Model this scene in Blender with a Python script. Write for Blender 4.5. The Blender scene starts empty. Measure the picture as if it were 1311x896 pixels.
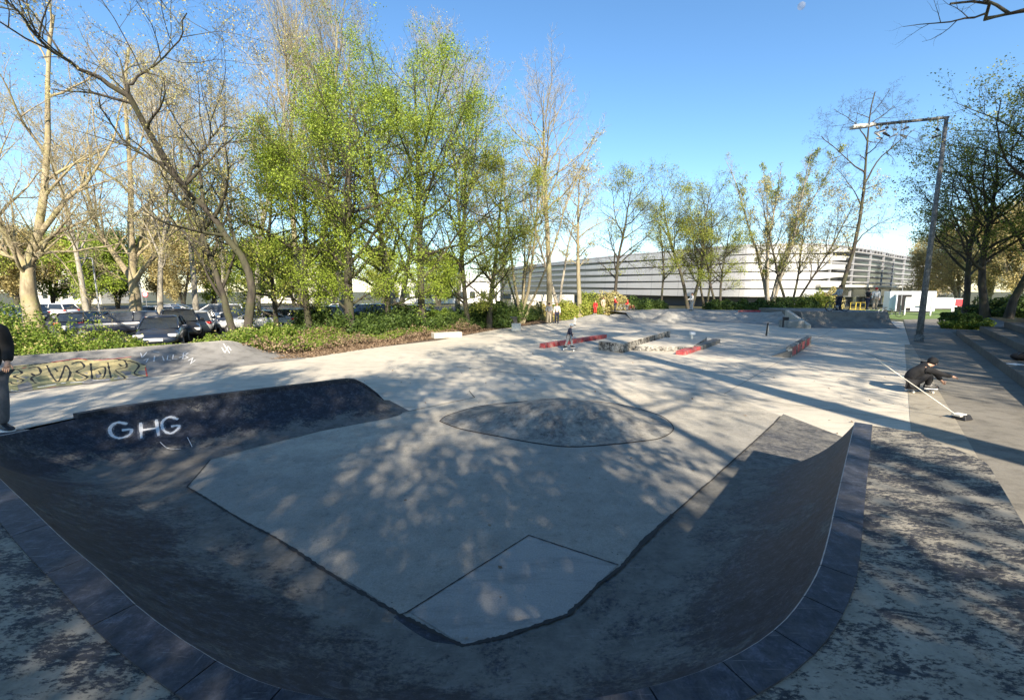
import bpy, bmesh, math, random
import numpy as np
from mathutils import Vector, Matrix
from mathutils.bvhtree import BVHTree
C = bpy.context.scene.collection
R = math.radians
random.seed(7)
# ------------------------------------------------------------------ camera geometry (metres, z up)
FPX, HOR, CAMZ = 555.0, 372.0, 2.7
PIT = math.atan((448 - HOR) / FPX); CP, SP = math.cos(PIT), math.sin(PIT)
def ray(px, py):
    dx = (px - 655.5) / FPX; dy = (448 - py) / FPX
    return Vector((dx, CP + dy * SP, dy * CP - SP))
def at(px, py, z=0.0):
    d = ray(px, py); t = (z - CAMZ) / d.z
    return Vector((d.x * t, d.y * t, z))
def atY(px, py, Y):
    d = ray(px, py); t = Y / d.y
    return Vector((d.x * t, Y, CAMZ + d.z * t))
# ------------------------------------------------------------------ object helpers
def tag(o, label=None, cat=None, group=None, kind=None):
    if label: o['label'] = label
    if cat: o['category'] = cat
    if group: o['group'] = group
    if kind: o['kind'] = kind
    return o
def empty(name, loc=(0, 0, 0), rz=0.0, label=None, cat=None, group=None):
    o = bpy.data.objects.new(name, None); C.objects.link(o)
    o.location = loc; o.rotation_euler = (0, 0, rz); o.empty_display_size = 0.2
    return tag(o, label, cat, group)
def mobj(name, verts, faces, mat, parent=None, smooth=False, mats=None, mi=None, world=True):
    """link one mesh; world coords are turned into the parent's frame"""
    me = bpy.data.meshes.new(name)
    me.from_pydata([tuple(v) for v in verts], [], [tuple(f) for f in faces])
    o = bpy.data.objects.new(name, me); C.objects.link(o)
    for m in (mats or [mat]): me.materials.append(m)
    if mi is not None: me.polygons.foreach_set('material_index', list(mi))
    if smooth: me.polygons.foreach_set('use_smooth', [True] * len(me.polygons))
    me.update()
    if parent is not None: o.parent = parent
    return o
def npmesh(name, V, F, mat, parent=None, smooth=False, mats=None, mi=None):
    """V (n,3) array, F list of (k,4) or (k,3) int arrays"""
    me = bpy.data.meshes.new(name)
    V = np.asarray(V, dtype=np.float32); me.vertices.add(len(V)); me.vertices.foreach_set('co', V.ravel())
    if not isinstance(F, list): F = [F]
    F = [f for f in F if len(f)]
    tot = sum(f.size for f in F); n = sum(len(f) for f in F)
    me.loops.add(tot); me.polygons.add(n)
    me.loops.foreach_set('vertex_index', np.concatenate([f.ravel() for f in F]).astype(np.int32))
    sizes = np.concatenate([np.full(len(f), f.shape[1]) for f in F])
    starts = np.concatenate([[0], np.cumsum(sizes)[:-1]]).astype(np.int32)
    me.polygons.foreach_set('loop_start', starts)
    for m in (mats or [mat]): me.materials.append(m)
    if mi is not None: me.polygons.foreach_set('material_index', np.asarray(mi, dtype=np.int32))
    if smooth: me.polygons.foreach_set('use_smooth', np.ones(n, dtype=bool))
    me.update(calc_edges=True); me.validate()
    o = bpy.data.objects.new(name, me); C.objects.link(o)
    if parent is not None: o.parent = parent
    return o
class MB:
    """collects simple shapes into one mesh"""
    def __init__(s): s.v = []; s.f = []; s.m = []
    def add(s, v, f, m=0):
        b = len(s.v); s.v += [Vector(x) for x in v]; s.f += [tuple(i + b for i in q) for q in f]; s.m += [m] * len(f)
    def box(s, c, size, rz=0.0, m=0, rot=None, taper=1.0):
        x, y, z = size[0] / 2, size[1] / 2, size[2] / 2
        M = rot if rot is not None else Matrix.Rotation(rz, 3, 'Z')
        v = []
        for k, (sx, sy, sz) in enumerate([(-1,-1,-1),(1,-1,-1),(1,1,-1),(-1,1,-1),(-1,-1,1),(1,-1,1),(1,1,1),(-1,1,1)]):
            t = taper if sz > 0 else 1
            v.append(Vector(c) + M @ Vector((sx * x * t, sy * y * t, sz * z)))
        s.add(v, [(0,3,2,1),(4,5,6,7),(0,1,5,4),(1,2,6,5),(2,3,7,6),(3,0,4,7)], m)
        return s
    def tube(s, pts, r, n=8, m=0, caps=True):
        pts = [Vector(p) for p in pts]; rr = r if isinstance(r, (list, tuple)) else [r] * len(pts)
        v = []; f = []; up = Vector((0, 0, 1)); prev = None
        for i, p in enumerate(pts):
            d = (pts[min(i + 1, len(pts) - 1)] - pts[max(i - 1, 0)]).normalized()
            if prev is None:
                a = d.cross(up); a = a.normalized() if a.length > 1e-3 else Vector((1, 0, 0))
            else: a = (prev - d * prev.dot(d)).normalized()
            prev = a; b = d.cross(a)
            for k in range(n):
                t = 2 * math.pi * k / n; v.append(p + (a * math.cos(t) + b * math.sin(t)) * rr[i])
        for i in range(len(pts) - 1):
            for k in range(n):
                k2 = (k + 1) % n; f.append((i*n+k, i*n+k2, (i+1)*n+k2, (i+1)*n+k))
        if caps: f.append(tuple(range(n))[::-1]); f.append(tuple((len(pts)-1)*n + k for k in range(n)))
        s.add(v, f, m); return s
    def prism(s, poly, z0, z1, m=0):
        n = len(poly); v = [(p[0], p[1], z0) for p in poly] + [(p[0], p[1], z1) for p in poly]
        a = sum(poly[i][0]*poly[(i+1)%n][1]-poly[(i+1)%n][0]*poly[i][1] for i in range(n))
        f = [tuple(range(n))[::-1], tuple(range(n, 2*n))] + [(i, (i+1)%n, n+(i+1)%n, n+i) for i in range(n)]
        if a < 0: f = [q[::-1] for q in f]
        s.add(v, f, m); return s
    def ell(s, c, r, m=0, nu=12, nv=8, rot=None):
        v = []; f = []; M = rot or Matrix.Identity(3)
        for j in range(nv + 1):
            th = math.pi * j / nv
            for i in range(nu):
                ph = 2 * math.pi * i / nu
                v.append(Vector(c) + M @ Vector((r[0]*math.sin(th)*math.cos(ph), r[1]*math.sin(th)*math.sin(ph), r[2]*math.cos(th))))
        for j in range(nv):
            for i in range(nu):
                i2 = (i + 1) % nu; f.append((j*nu+i, (j+1)*nu+i, (j+1)*nu+i2, j*nu+i2))
        s.add(v, f, m); return s
    def build(s, name, mat, parent=None, smooth=False, bevel=0, mats=None, sub=0, loc=None):
        vs = s.v
        if loc is not None: vs = [v - Vector(loc) for v in vs]
        o = mobj(name, vs, s.f, mat, parent, smooth, mats, s.m if mats else None)
        if loc is not None: o.location = loc
        if bevel:
            b = o.modifiers.new('bevel', 'BEVEL'); b.width = bevel; b.segments = 2; b.limit_method = 'ANGLE'
        if sub:
            b = o.modifiers.new('sub', 'SUBSURF'); b.levels = sub; b.render_levels = sub
        return o
def children(o): return [c for c in C.objects if c.parent == o]
def copy_tree(o, parent=None, share=True):
    c = o.copy(); C.objects.link(c); c.parent = parent
    for ch in list(o.children): copy_tree(ch, c)
    return c
# ------------------------------------------------------------------ materials
def newmat(name):
    m = bpy.data.materials.new(name); m.use_nodes = True; nt = m.node_tree
    return m, nt, nt.nodes['Principled BSDF']
def N(nt, t, **kw):
    n = nt.nodes.new(t)
    for k, v in kw.items():
        if k in n.inputs.keys(): n.inputs[k].default_value = v
        else: setattr(n, k, v)
    return n
def ramp(nt, fac, stops, interp='LINEAR'):
    r = nt.nodes.new('ShaderNodeValToRGB'); r.color_ramp.interpolation = interp
    e = r.color_ramp.elements
    while len(e) < len(stops): e.new(0.5)
    for i, (p, c) in enumerate(stops):
        e[i].position = p; c = (c, c, c) if isinstance(c, (int, float)) else c; e[i].color = (*c, 1)
    nt.links.new(fac, r.inputs[0]); return r.outputs[0]
def noise(nt, vec, scale, detail=6, rough=0.6, dist=0.0):
    n = N(nt, 'ShaderNodeTexNoise'); n.inputs['Scale'].default_value = scale; n.inputs['Detail'].default_value = detail
    n.inputs['Roughness'].default_value = rough; n.inputs['Distortion'].default_value = dist
    if vec is not None: nt.links.new(vec, n.inputs['Vector'])
    return n.outputs[0]
def geo(nt): return nt.nodes.new('ShaderNodeNewGeometry').outputs['Position']
def mapping(nt, vec, scale=(1, 1, 1), rot=(0, 0, 0)):
    m = nt.nodes.new('ShaderNodeMapping'); m.inputs['Scale'].default_value = scale; m.inputs['Rotation'].default_value = rot
    nt.links.new(vec, m.inputs['Vector']); return m.outputs[0]
def mixc(nt, fac, a, b, mode='MIX'):
    m = nt.nodes.new('ShaderNodeMix'); m.data_type = 'RGBA'; m.blend_type = mode
    for sock, v in ((m.inputs[0], fac), (m.inputs[6], a), (m.inputs[7], b)):
        if isinstance(v, (int, float)): sock.default_value = v
        elif isinstance(v, tuple): sock.default_value = (*v, 1)
        else: nt.links.new(v, sock)
    return m.outputs[2]
def mth(nt, op, a, b=None, clamp=False):
    m = nt.nodes.new('ShaderNodeMath'); m.operation = op; m.use_clamp = clamp
    for i, v in enumerate((a, b)):
        if v is None: continue
        if isinstance(v, (int, float)): m.inputs[i].default_value = v
        else: nt.links.new(v, m.inputs[i])
    return m.outputs[0]
def bump(nt, bs, h, strength=0.3, dist=0.02):
    b = nt.nodes.new('ShaderNodeBump'); b.inputs['Strength'].default_value = strength; b.inputs['Distance'].default_value = dist
    nt.links.new(h, b.inputs['Height']); nt.links.new(b.outputs[0], bs.inputs['Normal'])
def simple(name, col, rough=0.6, metal=0.0, var=0.12, scale=8.0, spec=0.5):
    m, nt, bs = newmat(name); g = geo(nt)
    c = ramp(nt, noise(nt, g, scale), [(0.3, tuple(x * (1 - var) for x in col)), (0.7, tuple(min(1, x * (1 + var)) for x in col))])
    nt.links.new(c, bs.inputs['Base Color']); bs.inputs['Roughness'].default_value = rough; bs.inputs['Metallic'].default_value = metal
    bs.inputs['Specular IOR Level'].default_value = spec
    return m
M = {}
# light weathered concrete of the plaza
def concrete(name, col, dark=0.55, stain=0.5, speck=True, warm=(1.0, .97, .9), rough=0.85):
    m, nt, bs = newmat(name); g = geo(nt)
    big = noise(nt, g, .35, 5, .6, .5); mid = noise(nt, g, 2.2, 8, .7); fine = noise(nt, g, 60, 4, .7)
    base = ramp(nt, big, [(.3, tuple(c * .86 for c in col)), (.7, tuple(c * 1.08 for c in col))])
    st = ramp(nt, mid, [(.30, dark), (.52, 1.0)])
    c = mixc(nt, stain, base, st, 'MULTIPLY')
    c = mixc(nt, .5, c, ramp(nt, fine, [(.3, .6), (.7, 1.2)]), 'MULTIPLY')
    c = mixc(nt, .45, c, ramp(nt, noise(nt, mapping(nt, g, (1, 5, 1), (0, 0, R(-48))), .9, 9, .75), [(.36, .45), (.5, 1.0)]), 'MULTIPLY')
    if speck:
        v = N(nt, 'ShaderNodeTexVoronoi'); v.inputs['Scale'].default_value = 7; nt.links.new(g, v.inputs['Vector'])
        sp = mth(nt, 'LESS_THAN', v.outputs['Distance'], .045)
        keep = mth(nt, 'GREATER_THAN', noise(nt, g, 1.3, 3), .52)
        c = mixc(nt, mth(nt, 'MULTIPLY', mth(nt, 'MULTIPLY', sp, keep), .75), c, (.035, .03, .028))
    nt.links.new(c, bs.inputs['Base Color']); bs.inputs['Roughness'].default_value = rough
    bs.inputs['Specular IOR Level'].default_value = .35
    bump(nt, bs, mth(nt, 'ADD', mth(nt, 'MULTIPLY', mid, .5), mth(nt, 'MULTIPLY', fine, .5)), .35, .01)
    return m
M['plaza'] = concrete('plaza_concrete', (.56, .515, .43), dark=.75, stain=.6)
M['slab'] = concrete('slab_concrete', (.36, .335, .285), dark=.55, stain=.55)
def two_zone(name, A_, B_, y0, y1):
    # grime of the bowl floor thinning out raggedly towards the open plaza
    m, nt, bs = newmat(name); g = geo(nt); s = nt.nodes.new('ShaderNodeSeparateXYZ'); nt.links.new(g, s.inputs[0])
    y = mth(nt, 'ADD', s.outputs[1], mth(nt, 'MULTIPLY', noise(nt, g, .5, 8, .7), 7.0))
    y = mth(nt, 'ADD', y, mth(nt, 'MULTIPLY', s.outputs[0], -.25))
    mr = nt.nodes.new('ShaderNodeMapRange'); mr.inputs[1].default_value = y0; mr.inputs[2].default_value = y1; nt.links.new(y, mr.inputs[0])
    mid = noise(nt, g, 2.0, 10, .75); fine = noise(nt, g, 60, 5, .75); fl = noise(nt, g, 9, 10, .8)
    c = mixc(nt, mr.outputs[0], A_, B_)
    c = mixc(nt, .6, c, ramp(nt, mid, [(.3, .6), (.6, 1.1)]), 'MULTIPLY'); c = mixc(nt, .6, c, ramp(nt, fine, [(.3, .55), (.7, 1.25)]), 'MULTIPLY')
    c = mixc(nt, .5, c, ramp(nt, fl, [(.34, .35), (.46, 1.0)]), 'MULTIPLY')
    v = N(nt, 'ShaderNodeTexVoronoi'); v.inputs['Scale'].default_value = 6; nt.links.new(g, v.inputs['Vector'])
    sp = mth(nt, 'MULTIPLY', mth(nt, 'LESS_THAN', v.outputs['Distance'], .05), mth(nt, 'GREATER_THAN', noise(nt, g, 1.1, 3), .46))
    c = mixc(nt, mth(nt, 'MULTIPLY', sp, .8), c, (.03, .027, .025))
    nt.links.new(c, bs.inputs['Base Color']); bs.inputs['Roughness'].default_value = .85; bs.inputs['Specular IOR Level'].default_value = .3
    bump(nt, bs, mth(nt, 'ADD', mth(nt, 'MULTIPLY', mid, .5), fine), .4, .01); return m
M['floor'] = two_zone('bowl_floor_concrete', (.31, .295, .26), (.54, .49, .395), 10.5, 14.5)
M['patch'] = concrete('patch_concrete', (.33, .32, .30), dark=.7, stain=.4)
M['conc'] = concrete('cast_concrete', (.34, .33, .30), dark=.55, stain=.8, speck=False)
M['conc_dk'] = concrete('stained_concrete', (.20, .19, .17), dark=.5, stain=.8, speck=False)
M['path'] = concrete('path_paving', (.21, .195, .165), dark=.45, stain=.8)
# dark sealed ramp skin, worn back to the concrete in ragged patches
def worn(name, coat, under, lo, hi, stretch=(1, 1, 1), rot=0.0, scale=1.6, zfade=None, rough=.55, fine=9):
    m, nt, bs = newmat(name); g = geo(nt); mp = mapping(nt, g, stretch, (0, 0, rot))
    a = noise(nt, mp, scale, 9, .72, .4); b = noise(nt, mp, fine, 8, .75); big = noise(nt, g, .5, 3, .5)
    k = mth(nt, 'ADD', mth(nt, 'MULTIPLY', a, .47), mth(nt, 'MULTIPLY', b, .38))
    k = mth(nt, 'ADD', k, mth(nt, 'MULTIPLY', big, .15))
    if zfade:
        s = nt.nodes.new('ShaderNodeSeparateXYZ'); nt.links.new(g, s.inputs[0])
        zz = nt.nodes.new('ShaderNodeMapRange'); zz.inputs[1].default_value = zfade[0]; zz.inputs[2].default_value = zfade[1]
        zz.inputs[3].default_value = zfade[2]; zz.inputs[4].default_value = 0; nt.links.new(s.outputs[2], zz.inputs[0])
        k = mth(nt, 'ADD', k, zz.outputs[0])
    f = ramp(nt, k, [(lo, 0.0), (hi, 1.0)])
    cc = ramp(nt, noise(nt, mp, 9, 12, .85), [(.36, tuple(c * .55 for c in coat)), (.52, tuple(c * 1.3 for c in coat)), (.64, tuple(c * 3.0 for c in coat))])
    uu = ramp(nt, noise(nt, g, 4, 12, .8), [(.3, tuple(c * .5 for c in under)), (.7, tuple(c * 1.2 for c in under))])
    c = mixc(nt, f, cc, uu)
    sc = noise(nt, mapping(nt, g, (2, 26, 8), (0, 0, rot + .5)), 3, 3, .5)
    c = mixc(nt, mth(nt, 'MULTIPLY', ramp(nt, sc, [(.64, 0.), (.72, 1.)]), .22), c, (.4, .4, .4))
    sc2 = noise(nt, mapping(nt, g, (22, 1.6, 6), (0, 0, rot - .3)), 3, 3, .5); c = mixc(nt, mth(nt, 'MULTIPLY', ramp(nt, sc2, [(.66, 0.), (.74, 1.)]), .16), c, (.4, .4, .4))
    nt.links.new(c, bs.inputs['Base Color']); bs.inputs['Specular IOR Level'].default_value = .16
    nt.links.new(ramp(nt, f, [(0, rough), (1, .85)]), bs.inputs['Roughness'])
    bump(nt, bs, mth(nt, 'ADD', mth(nt, 'MULTIPLY', f, .5), mth(nt, 'MULTIPLY', noise(nt, g, 50, 4), .4)), .35, .008)
    return m
M['ramp'] = worn('ramp_skin', (.026, .029, .038), (.175, .17, .155), .52, .60, scale=1.9, zfade=(0.0, .30, .13), fine=22)
M['ghg'] = worn('ramp_skin_side', (.024, .027, .036), (.16, .155, .145), .54, .61, scale=2.4, zfade=(0.0, .18, .15), fine=24)
M['deck'] = worn('deck_peeling', (.032, .033, .038), (.30, .28, .235), .478, .515, stretch=(1.0, 2.0, 1), rot=R(25), scale=3.0, fine=26, rough=.6)
M['cope'] = worn('coping_slate', (.034, .037, .048), (.11, .11, .115), .5, .68, scale=2.2, fine=12, rough=.45)
M['cope_edge'] = simple('coping_edge_worn', (.30, .30, .31), .6, 0, .4, 20)
M['seam'] = simple('seam_dirt_and_shadow', (.035, .033, .032), .9)
M['tar'] = worn('tar_patch', (.03, .034, .045), (.12, .12, .12), .6, .75, scale=2)
M['bank'] = concrete('bank_concrete', (.25, .245, .235), dark=.5, stain=.8, speck=False)
def leafm(name, cols, trans=.35, rough=.55, scale=.35):
    m, nt, bs = newmat(name)
    g = nt.nodes.new('ShaderNodeNewGeometry'); rnd = g.outputs['Random Per Island']
    big = noise(nt, g.outputs['Position'], scale, 3, .5)
    f = mth(nt, 'ADD', mth(nt, 'MULTIPLY', rnd, .6), mth(nt, 'MULTIPLY', big, .55)); 
    c = ramp(nt, f, [(.15 + .7 * i / (len(cols) - 1), col) for i, col in enumerate(cols)])
    nt.links.new(c, bs.inputs['Base Color']); bs.inputs['Roughness'].default_value = rough
    bs.inputs['Specular IOR Level'].default_value = .25
    t = nt.nodes.new('ShaderNodeBsdfTranslucent'); nt.links.new(c, t.inputs[0])
    mx = nt.nodes.new('ShaderNodeMixShader'); mx.inputs[0].default_value = trans
    nt.links.new(bs.outputs[0], mx.inputs[1]); nt.links.new(t.outputs[0], mx.inputs[2])
    nt.links.new(mx.outputs[0], nt.nodes['Material Output'].inputs['Surface'])
    return m
M['leaf_fresh'] = leafm('leaf_fresh', [(.11, .18, .02), (.25, .34, .04), (.36, .45, .075)])
M['leaf_mix'] = leafm('leaf_mixed', [(.12, .17, .025), (.25, .31, .05), (.38, .38, .09)])
M['leaf_bud'] = leafm('leaf_bud', [(.36, .27, .12), (.46, .40, .18), (.48, .48, .18)])
M['leaf_dark'] = leafm('leaf_dark', [(.022, .045, .012), (.05, .09, .02), (.10, .15, .03)], .2)
M['leaf_under'] = leafm('leaf_undergrowth', [(.04, .08, .012), (.12, .19, .025), (.22, .29, .05)], .3, scale=1.2)
M['leaf_willow'] = leafm('leaf_willow', [(.32, .25, .10), (.46, .38, .17), (.52, .46, .20)], .4)
def bark(name, a, b, sc=6, moss=None):
    m, nt, bs = newmat(name); g = geo(nt)
    mp = mapping(nt, g, (1, 1, .35)); n1 = noise(nt, mp, sc, 8, .7); n2 = noise(nt, g, 1.2, 4)
    c = ramp(nt, n1, [(.35, a), (.65, b)])
    if moss: c = mixc(nt, ramp(nt, n2, [(.45, 0.), (.62, .7)]), c, moss)
    nt.links.new(c, bs.inputs['Base Color']); bs.inputs['Roughness'].default_value = .9
    bump(nt, bs, n1, .6, .03); return m
M['bark_plane'] = bark('bark_plane', (.16, .13, .08), (.40, .34, .23), 3, (.28, .26, .12))
M['bark_grey'] = bark('bark_grey', (.17, .155, .125), (.38, .35, .285))
M['bark_dark'] = bark('bark_dark', (.022, .019, .015), (.075, .064, .05), 6, (.06, .065, .028))
M['bark_tan'] = bark('bark_tan', (.16, .135, .085), (.31, .27, .18), 5, (.24, .23, .12))
M['soil'] = worn('ground_soil', (.06, .075, .03), (.14, .11, .07), .4, .6, scale=.8)
M['litter'] = leafm('leaf_litter', [(.07, .05, .035), (.15, .10, .065), (.27, .20, .13)], .05, scale=2)
M['litter_bed'] = simple('litter_bed', (.10, .075, .055), .95, var=.4, scale=9)
M['asphalt'] = simple('asphalt', (.055, .055, .058), .9, var=.25, scale=20)
M['grass'] = simple('grass_turf', (.10, .16, .03), .9, var=.3, scale=6)
M['steel'] = simple('galvanised_steel', (.32, .33, .35), .45, .7)
M['pole'] = worn('pole_paint', (.11, .115, .115), (.26, .26, .25), .56, .62, scale=5)
M['black'] = simple('black_cloth', (.012, .012, .014), .9)
M['blackp'] = simple('black_plastic', (.02, .02, .022), .45)
M['white'] = simple('white_paint', (.78, .78, .77), .5, var=.05)
M['offwhite'] = simple('worn_white', (.6, .58, .52), .7, var=.2)
M['red'] = simple('red_paint', (.50, .035, .045), .55, var=.2)
M['grey'] = simple('grey_panel', (.36, .37, .38), .6, var=.08)
M['yellow'] = simple('yellow_paint', (.55, .42, .05), .6)
M['mist'] = None
M['spray'] = simple('white_spray', (.62, .63, .64), .8, var=.2, scale=30)
M['skin'] = simple('skin', (.50, .30, .21), .55, var=.06)
M['jeans'] = simple('grey_denim', (.10, .105, .12), .9, var=.2, scale=30)
M['rubber'] = simple('rubber', (.02, .02, .02), .8)
def glassm(name, col=(.02, .025, .03), rough=.06):
    m, nt, bs = newmat(name); bs.inputs['Base Color'].default_value = (*col, 1); bs.inputs['Roughness'].default_value = rough
    bs.inputs['Specular IOR Level'].default_value = .8; return m
M['carglass'] = glassm('car_glass'); M['glass'] = glassm('window_glass', (.035, .045, .055), .12)
def paint(name, col):
    m, nt, bs = newmat(name); bs.inputs['Base Color'].default_value = (*col, 1); bs.inputs['Roughness'].default_value = .32
    bs.inputs['Coat Weight'].default_value = .7; bs.inputs['Coat Roughness'].default_value = .08; return m
# ------------------------------------------------------------------ GROUND SHEETS
def sheet(name, poly, z, mat, thick=None, kind='structure'):
    o = mobj(name, [(p[0], p[1], z) for p in poly], [tuple(range(len(poly)))], mat)
    if o.data.polygons[0].normal.z < 0: o.data.flip_normals()
    tag(o, kind=kind); return o
U = Vector((.662, .749, 0)); Vv = Vector((-.749, .662, 0))      # the park's own axes: U away to the right, Vv to the left
sheet('ground', [(-600, -300), (900, -300), (900, 900), (-600, 900)], -.03, M['soil'])
sheet('plaza', [(-30, -12), (4, -12), (-14.5, -12), (-26, 3), at(0, 486), at(130, 476), at(330, 463), at(400, 457), at(470, 446), at(560, 436), at(640, 421),
      at(700, 414), at(735, 408), (10, 50), (32, 50), at(1156, 412), at(1165, 440), at(1180, 500), at(1200, 545), (4.6, 4.4), (3.5, -12)][1:], 0, M['plaza'])
sheet('path', [(3.5, -12), (4.6, 4.4), at(1200, 545), at(1165, 440), at(1156, 405), (46, 60), (60, 60), at(1311, 497) + U * 22, at(1311, 497), (14.2, -12)], -.010, M['path'])
sheet('side_path', [at(1156, 405), (46, 60), (110, 60), (110, 46), at(1311, 497) + U * 22, (26, 25.7)], -.006, M['path'])
sheet('leaf_strip', [(-9.8, 15), at(400, 457), at(470, 446), at(560, 436), at(640, 421), at(700, 414), at(735, 408), (10, 50), (2, 50),
                     (-4, 35), (-10, 28), (-13, 22), (-13, 17)], -.014, M['litter_bed'])
sheet('car_park', [(-70, 18), (-19.5, 18), (-13, 27), (-6, 34), (-4, 75), (-70, 75)], -.018, M['asphalt'])
sheet('verge', [at(1152, 409), (60, 46), (80, 62), (40, 62)], -.002, M['grass'])

# pixel trace -> real surface, for painted marks and joints on the ramps
def bvh_of(o):
    me = o.data; return BVHTree.FromPolygons([o.matrix_world @ v.co for v in me.vertices], [tuple(p.vertices) for p in me.polygons])
CAM = Vector((0, 0, CAMZ))
def on(bvh, px, py):
    d = ray(px, py).normalized(); h = bvh.ray_cast(CAM, d)
    return (h[0], h[1] if h[1].dot(d) < 0 else -h[1]) if h[0] is not None else None
def densify(pts, step):
    out = []
    for a, b in zip(pts[:-1], pts[1:]):
        n = max(1, int(math.hypot(b[0]-a[0], b[1]-a[1]) / step))
        out += [(a[0]+(b[0]-a[0])*i/n, a[1]+(b[1]-a[1])*i/n) for i in range(n)]
    return out + [pts[-1]]
def catm(pts, n=6):
    P = [pts[0]] + list(pts) + [pts[-1]]; out = []
    for i in range(1, len(P) - 2):
        a, b, c, d = [np.array(q, float) for q in P[i-1:i+3]]
        for k in range(n):
            t = k / n
            out.append(tuple(.5 * ((2*b) + (c-a)*t + (2*a-5*b+4*c-d)*t*t + (3*b-a-3*c+d)*t**3)))
    return out + [tuple(float(x) for x in pts[-1])]
def stroke(mb, bvh, pts, w, lift=.004, jit=0.0, m=0, step=3):
    hp = [h for h in (on(bvh, *p) for p in densify(pts, step)) if h]
    if len(hp) < 2: return
    v = []
    for i, (p, n) in enumerate(hp):
        t = (hp[min(i+1, len(hp)-1)][0] - hp[max(i-1, 0)][0])
        if t.length < 1e-6: t = Vector((1, 0, 0))
        s = n.cross(t.normalized()).normalized(); ww = w * (1 + random.uniform(-jit, jit)) / 2
        v += [p + n * lift + s * ww, p + n * lift - s * ww]
    mb.add(v, [(2*i, 2*i+1, 2*i+3, 2*i+2) for i in range(len(hp)-1)], m)
def flat_bvh(z=0): return BVHTree.FromPolygons([(-80, -20, z), (80, -20, z), (80, 90, z), (-80, 90, z)], [(0, 1, 2, 3)])
FB = flat_bvh(0)
# ------------------------------------------------------------------ THE BOWL
k = 1.7 / 1.6
D = 1.0
rightdir = Vector((.655, .756)); 
Rend = Vector((4.20, 5.13)) * k
Lp = Vector((-2.33, 2.27)) * k; Ldir = Vector((-.853, .522))
# intersection of the two lip lines
def isect(p, d, q, e):
    den = d.x * e.y - d.y * e.x; w = q - p
    t = (w.x * e.y - w.y * e.x) / den; return p + d * t
C1 = isect(Rend, rightdir, Lp, Ldir)
G1, G2, G3 = Vector((-7.72, 6.5)), Vector((-6.48, 7.66)), Vector((-3.75, 9.75))
C2 = isect(Lp, Ldir, G1, (G2 - G1))
def fillet(a, c, b, r, n=14):
    u = (a - c).normalized(); w = (b - c).normalized(); ang = math.acos(max(-1, min(1, u.dot(w))))
    t = r / math.tan(ang / 2); p0 = c + u * t; p1 = c + w * t; cen = c + (u + w).normalized() * (r / math.sin(ang / 2))
    a0 = math.atan2(*(p0 - cen).yx); a1 = math.atan2(*(p1 - cen).yx); da = (a1 - a0 + math.pi) % (2 * math.pi) - math.pi
    return [cen + Vector((math.cos(a0 + da * i / n), math.sin(a0 + da * i / n))) * r for i in range(n + 1)]
LT = [Rend, (3.53, 4.36), (2.60, 3.27), (2.15, 2.74), (1.80, 2.36), (1.36, 1.99), (.88, 1.74), (.36, 1.60), (-.18, 1.55), (-.72, 1.59), (-1.2, 1.71), (-1.89, 2.05), (-2.48, 2.41), (-3.04, 2.74), (-3.8, 3.21)]
raw = [Vector(p) for p in catm([tuple(p) for p in LT], 6)] + fillet(Lp, C2, G2, 1.6, 14) + [G2, G3, G3 + (G3 - G2).normalized() * 1.0]
def resample(P, step):
    out = [P[0]]; acc = 0
    for a, b in zip(P[:-1], P[1:]):
        L = (b - a).length; n = max(1, int(round(L / step)))
        for i in range(1, n + 1): out.append(a + (b - a) * i / n)
    return out
lip = resample(raw, .16)
n_l = len(lip)
S = [0.0]
for a, b in zip(lip[:-1], lip[1:]): S.append(S[-1] + (b - a).length)
SL = S[-1]
def sm(x, a, b):
    t = max(0, min(1, (x - a) / (b - a))); return t * t * (3 - 2 * t)
sC2 = S[min(range(n_l), key=lambda i: (lip[i] - C2).length)]
sG1 = S[min(range(n_l), key=lambda i: (lip[i] - G1).length)]
def hgt(s):
    h = D + (.62 - D) * sm(s, sC2 - 2.2, sC2 + .4)
    return max(.012, h * (1 - sm(s, SL - 1.05, SL) ** 1.3))
def wid(s): return 1.55 + .2 * sm(s, 3, 6) - .15 * sm(s, 3.4, 4.6) * (1 - sm(s, 7, 8.5)) - .27 * sm(s, sC2 - 2.2, sC2 - .8)
nrm = []
for i in range(n_l):
    t = (lip[min(i+1, n_l-1)] - lip[max(i-1, 0)]).normalized(); nrm.append(Vector((t.y, -t.x)))
for _ in range(26):      # smooth the inward directions so that the floor edge never folds
    q = [n.copy() for n in nrm]
    for i in range(1, n_l - 1):
        if S[i] < 10 or S[i] > 12.5: nrm[i] = (q[i-1] + q[i] * 2 + q[i+1]).normalized()
# lip runs right end -> near corner -> left -> back wall; inside of the bowl is on its right hand
if nrm[0].dot(Vector((-.75, .66))) < 0: nrm = [-n for n in nrm]
M['apron'] = worn('apron_skin', (.055, .055, .058), (.23, .22, .195), .42, .58, scale=1.5)
bowl = empty('skate_bowl', (C1.x, C1.y, 0), 0, 'U shaped concrete skate bowl with dark curved walls and slate coping in the foreground', 'skate bowl')
bl = Vector((C1.x, C1.y, 0))
K = 18; V = []; F = []
for i in range(n_l):
    h, W = hgt(S[i]), wid(S[i]); Rr = (W * W + h * h) / (2 * h)
    for j in range(K + 1):
        x = W * (j / K) ** 1.15
        z = Rr - math.sqrt(max(0, Rr * Rr - (W - x) ** 2)) + .006
        p = lip[i] + nrm[i] * x
        V.append((p.x - bl.x, p.y - bl.y, min(z, h)))
    x = W + .28
    p = lip[i] + nrm[i] * x; V.append((p.x - bl.x, p.y - bl.y, .006))
KK = K + 2
mi = []
for i in range(n_l - 1):
    for j in range(KK - 1):
        F.append((i*KK+j, (i+1)*KK+j, (i+1)*KK+j+1, i*KK+j+1)); mi.append(1 if S[i] > sC2 + .6 else 0)
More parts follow.
